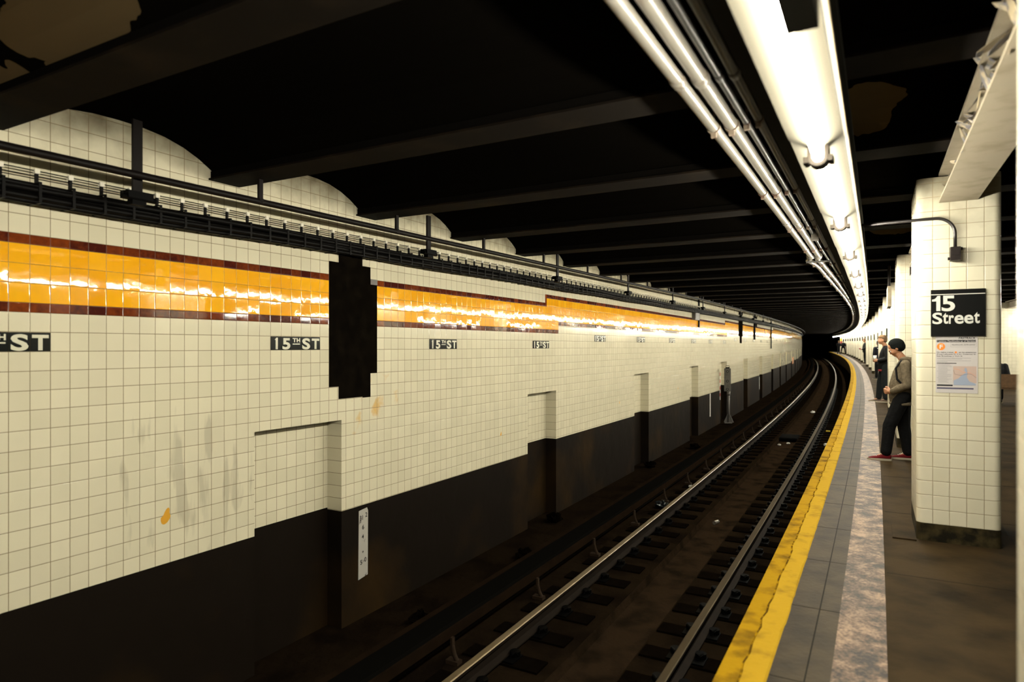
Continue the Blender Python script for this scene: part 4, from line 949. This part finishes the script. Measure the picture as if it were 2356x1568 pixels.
def shoe(parent, heel, yaw, mk, L_=0.29, sole='sole', laces=True, lift=0.0):
    T = Matrix.Translation(heel) @ Matrix.Rotation(yaw, 4, 'Z') @ Matrix.Rotation(-lift, 4, 'Y')
    k = L_/0.29; rows = []
    for x, w_, h_ in ((-0.045, 0.022, 0.070), (-0.03, 0.036, 0.092), (0.02, 0.040, 0.095), (0.07, 0.040, 0.090), (0.11, 0.043, 0.072), (0.15, 0.048, 0.058), (0.20, 0.048, 0.048), (0.235, 0.036, 0.038), (0.25, 0.018, 0.030)):
        rows.append([T @ Vector((x*k, w_*math.cos(a), 0.026+(h_-0.026)*max(0, math.sin(a))**0.8)) for a in [math.pi*j/10 for j in range(11)]])
    mb = MB(); mb.grid(rows, closed=True, cap=True); o = obj('shoe', mb, mk, parent, smooth=True)
    rows = []
    for x, w_ in ((-0.052, 0.02), (-0.035, 0.042), (0.05, 0.042), (0.15, 0.053), (0.21, 0.053), (0.245, 0.038), (0.262, 0.015)):
        rows.append([T @ Vector((x*k, y*w_, z)) for y, z in ((-1, 0), (1, 0), (1.0, 0.022), (0.97, 0.028), (-0.97, 0.028), (-1, 0.022))])
    mb = MB(); mb.grid(rows, closed=True, cap=True); obj('sole', mb, sole, o)
    if laces:
        mb = MB()
        for j in range(4): x = (0.085+0.019*j)*k; mb.tube([T @ Vector((x, -0.022, 0.086-0.009*j)), T @ Vector((x+0.004, 0, 0.092-0.009*j)), T @ Vector((x, 0.022, 0.086-0.009*j))], 0.0028, 5)
        obj('laces', mb, 'letter', o)

def person(label, mw, H=1.75, voxel=0.014, lean=0.0, head_pitch=0.15, headx=0.05, legs=None, arms=None, top='black_jacket', legsm='blue_jean', shoes='dark_shoe', sole='sole', hair='brown_hair', long_coat=False, hat=None, hair_long=False, hood=False, group=None, shoulder_x=0.0, hands=True, belly=0.0, fine=False, bag=0.0):
    t = thing('person', label, 'person', mw, group); k = H/1.75
    V = lambda x, y, z: Vector((x*k, y*k, z*k))
    legs = legs or (dict(hip=(0, .09, .92), knee=(.03, .10, .50), ankle=(0, .11, .09), yaw=0.1), dict(hip=(0, -.09, .92), knee=(.02, -.10, .50), ankle=(-.03, -.11, .09), yaw=-0.1))
    arms = arms or (dict(elbow=(-.02, .24, 1.12), wrist=(.2, .14, 1.0), palm=(0, -1, 0), d=(1, -.2, 0)), dict(elbow=(-.02, -.24, 1.12), wrist=(.2, -.14, 1.0), palm=(0, 1, 0), d=(1, .2, 0)))
    sx = shoulder_x
    hc = V(headx, 0, 1.625); hp_, q = head_prims(hc, head_pitch, k)
    neck0, neck1 = V(sx*0.9, 0, 1.43), hc+Vector((-0.015*k, 0, -0.055*k))
    body = list(hp_)
    body += [('c', neck0, neck1, 0.058*k, 0.052*k), ('l', [(V(0, 0, .88), .10*k, .14*k), (V(0.0, 0, 1.0), .10*k, .145*k), (V(sx*.3+belly*.6, 0, 1.12), .095*k, .13*k), (V(sx*.7, 0, 1.28), .105*k, .155*k), (V(sx, 0, 1.40), .085*k, .15*k), (V(sx, 0, 1.45), .05*k, .09*k)])]
    jac = [('l', [(V(0+belly*.3, 0, .80 if not long_coat else .62), .125*k+belly*.5, .165*k), (V(belly*.6, 0, .92), .128*k+belly*.6, .17*k), (V(sx*.3+belly, 0, 1.10), .125*k+belly*.5, .165*k), (V(sx*.7+belly*.4, 0, 1.28), .13*k, .185*k), (V(sx, 0, 1.39), .105*k, .185*k), (V(sx, 0, 1.455), .07*k, .11*k), (V(sx+.02, 0, 1.48), .058*k, .065*k)])]
    for sd, a in zip((1, -1), arms):
        sh = V(sx, .185*sd, 1.385); el = V(*a['elbow']); wr = V(*a['wrist'])
        body += [('c', sh, el, .048*k, .040*k), ('c', el, wr, .038*k, .028*k)]
        dv = (wr-el).normalized() if 'd' not in a else Vector(a['d'])
        if hands: body += hand(wr, dv, a['palm'], sd, k, a.get('curl', .7))
        wc = el + (wr-el)*0.93
        jac += [('c', sh, el, .074*k, .062*k), ('c', el, wc, .060*k, .045*k), ('e', sh, (.07*k, .06*k, .065*k))]
    tro = []
    for sd, l in zip((1, -1), legs):
        hi, kn, an = V(*l['hip']), V(*l['knee']), V(*l['ankle'])
        body += [('c', hi, kn, .078*k, .052*k), ('c', kn, an, .05*k, .034*k), ('c', an, an+V(.10, 0, -.045), .032*k, .026*k)]
        tro += [('c', hi, kn, (.098+bag)*k, (.075+bag)*k), ('c', kn, an+V(0, 0, .03), (.074+bag)*k, (.066+bag*.6)*k)]
    tro += [('l', [(V(0, 0, .80), .12*k, .155*k), (V(0, 0, .92), .125*k, .16*k), (V(0, 0, 1.0), .11*k, .15*k)])]
    blob('body', body, 'skin', t, voxel*(0.62 if fine else 0.8), 3)
    coat = blob('jacket' if not hood else 'hoodie', jac, top, t, voxel, 5)
    blob('trousers', tro, legsm, t, voxel, 5)
    eyes(t, q, k)
    for sd, l in zip((1, -1), legs):
        an = V(*l['ankle']); shoe(t, Vector((an.x-0.02*k, an.y, l.get('foot_z', 0.0))), l['yaw'], shoes, 0.29*k, sole, fine, l.get('lift', 0.0))
    Rm = Matrix.Rotation(head_pitch, 3, 'Y')
    if hat == 'beanie':
        blob('beanie', [('e', hc+Vector((-0.012*k, 0, 0.045*k)), (0.110*k, 0.092*k, 0.098*k)), ('e', hc+Vector((-0.035*k, 0, 0.02*k)), (0.095*k, 0.088*k, 0.085*k)), ('e', hc+Vector((-0.016*k, 0, 0.006)), (0.104*k, 0.094*k, 0.04*k))], 'beanie', t, voxel, 3)
    elif hat == 'cap':
        blob('cap', [('e', q(-0.005, 0, 0.075), (0.10*k, 0.083*k, 0.06*k), Rm)], 'cap_brown', t, voxel, 2)
    if hair and hat != 'beanie':
        hp2 = [('e', q(-0.03, 0, 0.045), (0.098*k, 0.086*k, 0.095*k), Rm), ('e', q(-0.055, 0, -0.01), (0.062*k, 0.080*k, 0.075*k), Rm)]
        if hair_long: hp2 += [('e', q(-0.06, 0, -0.09), (0.06*k, 0.095*k, 0.12*k)), ('e', q(-0.02, 0, 0.0), (0.085*k, 0.092*k, 0.10*k))]
        blob('hair', hp2, hair, t, voxel, 2)
    return t, V, coat

def face_frame(s, o, yaw=0.0, z=0.0):
    """X axis points across the track (towards the tiled wall), turned by yaw"""
    m = frame(s, o, z); return m @ Matrix.Rotation(math.pi + yaw, 4, 'Z')

# man in the black beanie
t, V, coat = person('man in a black beanie and tan hoodie looking down, red canvas shoes', face_frame(10.42, 0.30), H=1.655, voxel=0.011, head_pitch=0.62, headx=0.085, shoulder_x=-0.035, belly=0.035, bag=0.014,
    legs=(dict(hip=(.0, .09, .92), knee=(.165, .10, .50), ankle=(.205, .115, .10), yaw=0.05), dict(hip=(-.01, -.09, .92), knee=(-.02, -.10, .50), ankle=(-.075, -.10, .09), yaw=-0.05)),
    arms=(dict(elbow=(-.055, .245, 1.10), wrist=(.135, .165, 1.0), palm=(.1, -1, 0), d=(1, -.45, -.05), curl=1.1), dict(elbow=(-.05, -.245, 1.10), wrist=(.14, -.15, 1.0), palm=(.1, 1, 0), d=(1, .45, -.05), curl=1.1)),
    top='hoodie', legsm='black_jean', shoes='red_shoe', hat='beanie', hair=None, hood=True, fine=True)
blob('hood', [('e', V(-.13, 0, 1.44), (.10, .13, .055)), ('e', V(-.05, .085, 1.46), (.09, .045, .04)), ('e', V(-.05, -.085, 1.46), (.09, .045, .04)), ('e', V(-.17, 0, 1.41), (.07, .09, .06))], 'hoodie', t, 0.012, 4)
blob('backpack', [('e', V(-.225, 0, 1.15), (.085, .13, .22)), ('e', V(-.20, 0, .98), (.08, .13, .12))], 'black_jacket', t, 0.013, 4)
mb = MB(); mb.tube([V(-.11, .16, 1.40), V(.02, .15, 1.44), V(.085, .145, 1.33), V(.07, .165, 1.18), V(-.02, .185, 1.08), V(-.14, .15, 1.03)], 0.013, 8); obj('backpack_strap', mb, 'black_jacket', t, smooth=True)
mb = MB(); mb.tube([V(.02, .10, 1.56), V(.06, .09, 1.46), V(.08, .10, 1.36)], 0.0014, 5); obj('earphone_cord', mb, 'greyink', t)
blob('hoodie_hem', [('l', [(V(.012, 0, .80), .138, .178), (V(.015, 0, .825), .146, .186), (V(.015, 0, .85), .138, .178)])], 'hoodie', t, 0.011, 2)

# man in the brown cap
t, V, coat = person('man in a brown cap and black jacket holding a white cup, second in the line', face_frame(20.3, 0.27, 0.15), H=1.80, voxel=0.017, head_pitch=0.05, headx=0.06, shoulder_x=-0.03,
    legs=(dict(hip=(.0, .10, .92), knee=(.02, .12, .50), ankle=(-.0, .14, .09), yaw=0.1), dict(hip=(0, -.10, .92), knee=(.09, -.12, .50), ankle=(.12, -.14, .09), yaw=-0.1)),
    arms=(dict(elbow=(-.02, .25, 1.13), wrist=(.17, .10, 1.08), palm=(0, -1, 0), d=(1, -.5, .1)), dict(elbow=(-.02, -.25, 1.13), wrist=(.18, -.10, 1.08), palm=(0, 1, 0), d=(1, .5, .1))),
    top='black_jacket', legsm='blue_jean', shoes='brown_shoe', hat='cap', hair='brown_hair', belly=0.03, bag=0.01)
mb = MB(); mb.tube([V(.235, .03, 1.08), V(.235, .03, 1.22)], [0.034, 0.042], 14); tag(obj('paper_cup', mb, 'white', world=t.matrix_world.copy(), smooth=True), 'white paper cup held by the man in the brown cap', 'cup')
blob('shirt_hem', [('l', [(V(.03, 0, .80), .13, .165), (V(.03, 0, .86), .14, .175)])], 'red_cloth', t, 0.017, 2)

# woman in the dark parka, seen from behind
t, V, coat = person('person with dark hair in a long navy parka, third in the line', face_frame(32.6, 0.40, -1.0), H=1.70, voxel=0.022, head_pitch=0.1, top='navy_jacket', legsm='black_jean', hair='dark_hair', hair_long=True, long_coat=True,
    arms=(dict(elbow=(-.02, .25, 1.12), wrist=(.0, .24, .88), palm=(0, -1, 0), d=(0, 0, -1)), dict(elbow=(-.02, -.25, 1.12), wrist=(.0, -.24, .88), palm=(0, 1, 0), d=(0, 0, -1))))
blob('hood', [('e', V(-.10, 0, 1.43), (.09, .15, .07))], 'navy_jacket', t, 0.02, 2)
blob('hood_trim', [('e', V(-.12, 0, 1.38), (.10, .16, .022))], 'white', t, 0.012, 1)
# man in the slate jacket
t, V, coat = person('man in a dark slate jacket looking at his hands, fourth in the line', face_frame(53.75, 0.36), H=1.88, voxel=0.03, head_pitch=0.35, top='slate_jacket', legsm='black_jean', hair='brown_hair', belly=0.03)
mb = MB(); mb.ball(V(.31, 0, 1.06), (0.07, 0.09, 0.05), 5); tag(obj('red_mitten', mb, 'red_cloth', world=t.matrix_world.copy(), smooth=True), 'small red thing in the hands of the man in slate', 'held item')
# far pair with the backpack
t, V, coat = person('distant person seen from behind with a dark backpack, legs apart', face_frame(95.9, 0.06, -math.pi/2), H=1.85, voxel=0.04, head_pitch=0.1, top='slate_jacket', legsm='black_jean', hair='dark_hair',
    legs=(dict(hip=(0, .12, .92), knee=(0, .2, .50), ankle=(0, .27, .09), yaw=0.3), dict(hip=(0, -.12, .92), knee=(0, -.2, .50), ankle=(0, -.27, .09), yaw=-0.3)))
blob('backpack', [('e', V(-.25, 0, 1.15), (.14, .24, .34))], 'black_jacket', t, 0.04, 2)
t, V, coat = person('distant person in black just right of the one with the backpack', face_frame(94.9, 0.48, -0.6), H=1.82, voxel=0.04, head_pitch=0.2, top='black_jacket', legsm='black_jean', hair='dark_hair')
t, V, coat = person('distant person half hidden left of the one with the backpack', face_frame(97.2, -0.42, -1.9), H=1.82, voxel=0.04, head_pitch=0.0, top='black_jacket', legsm='blue_jean', hair='brown_hair')
# seated figure on the bench
t, V, coat = person('seated person in a black coat on the bench, seen past the sign column', frame(20.55, 2.75, 0) @ Matrix.Rotation(math.pi/2, 4, 'Z'), H=1.72, voxel=0.022, head_pitch=0.7, headx=0.10, top='black_jacket', legsm='black_jean', hair='dark_hair', shoulder_x=0.06,
    legs=(dict(hip=(.0, .10, .92), knee=(.42, .14, .93), ankle=(.42, .14, .50), yaw=0.1, foot_z=0.40), dict(hip=(0, -.10, .92), knee=(.42, -.14, .93), ankle=(.42, -.14, .50), yaw=-0.1, foot_z=0.40)))
t.location.z -= 0.36
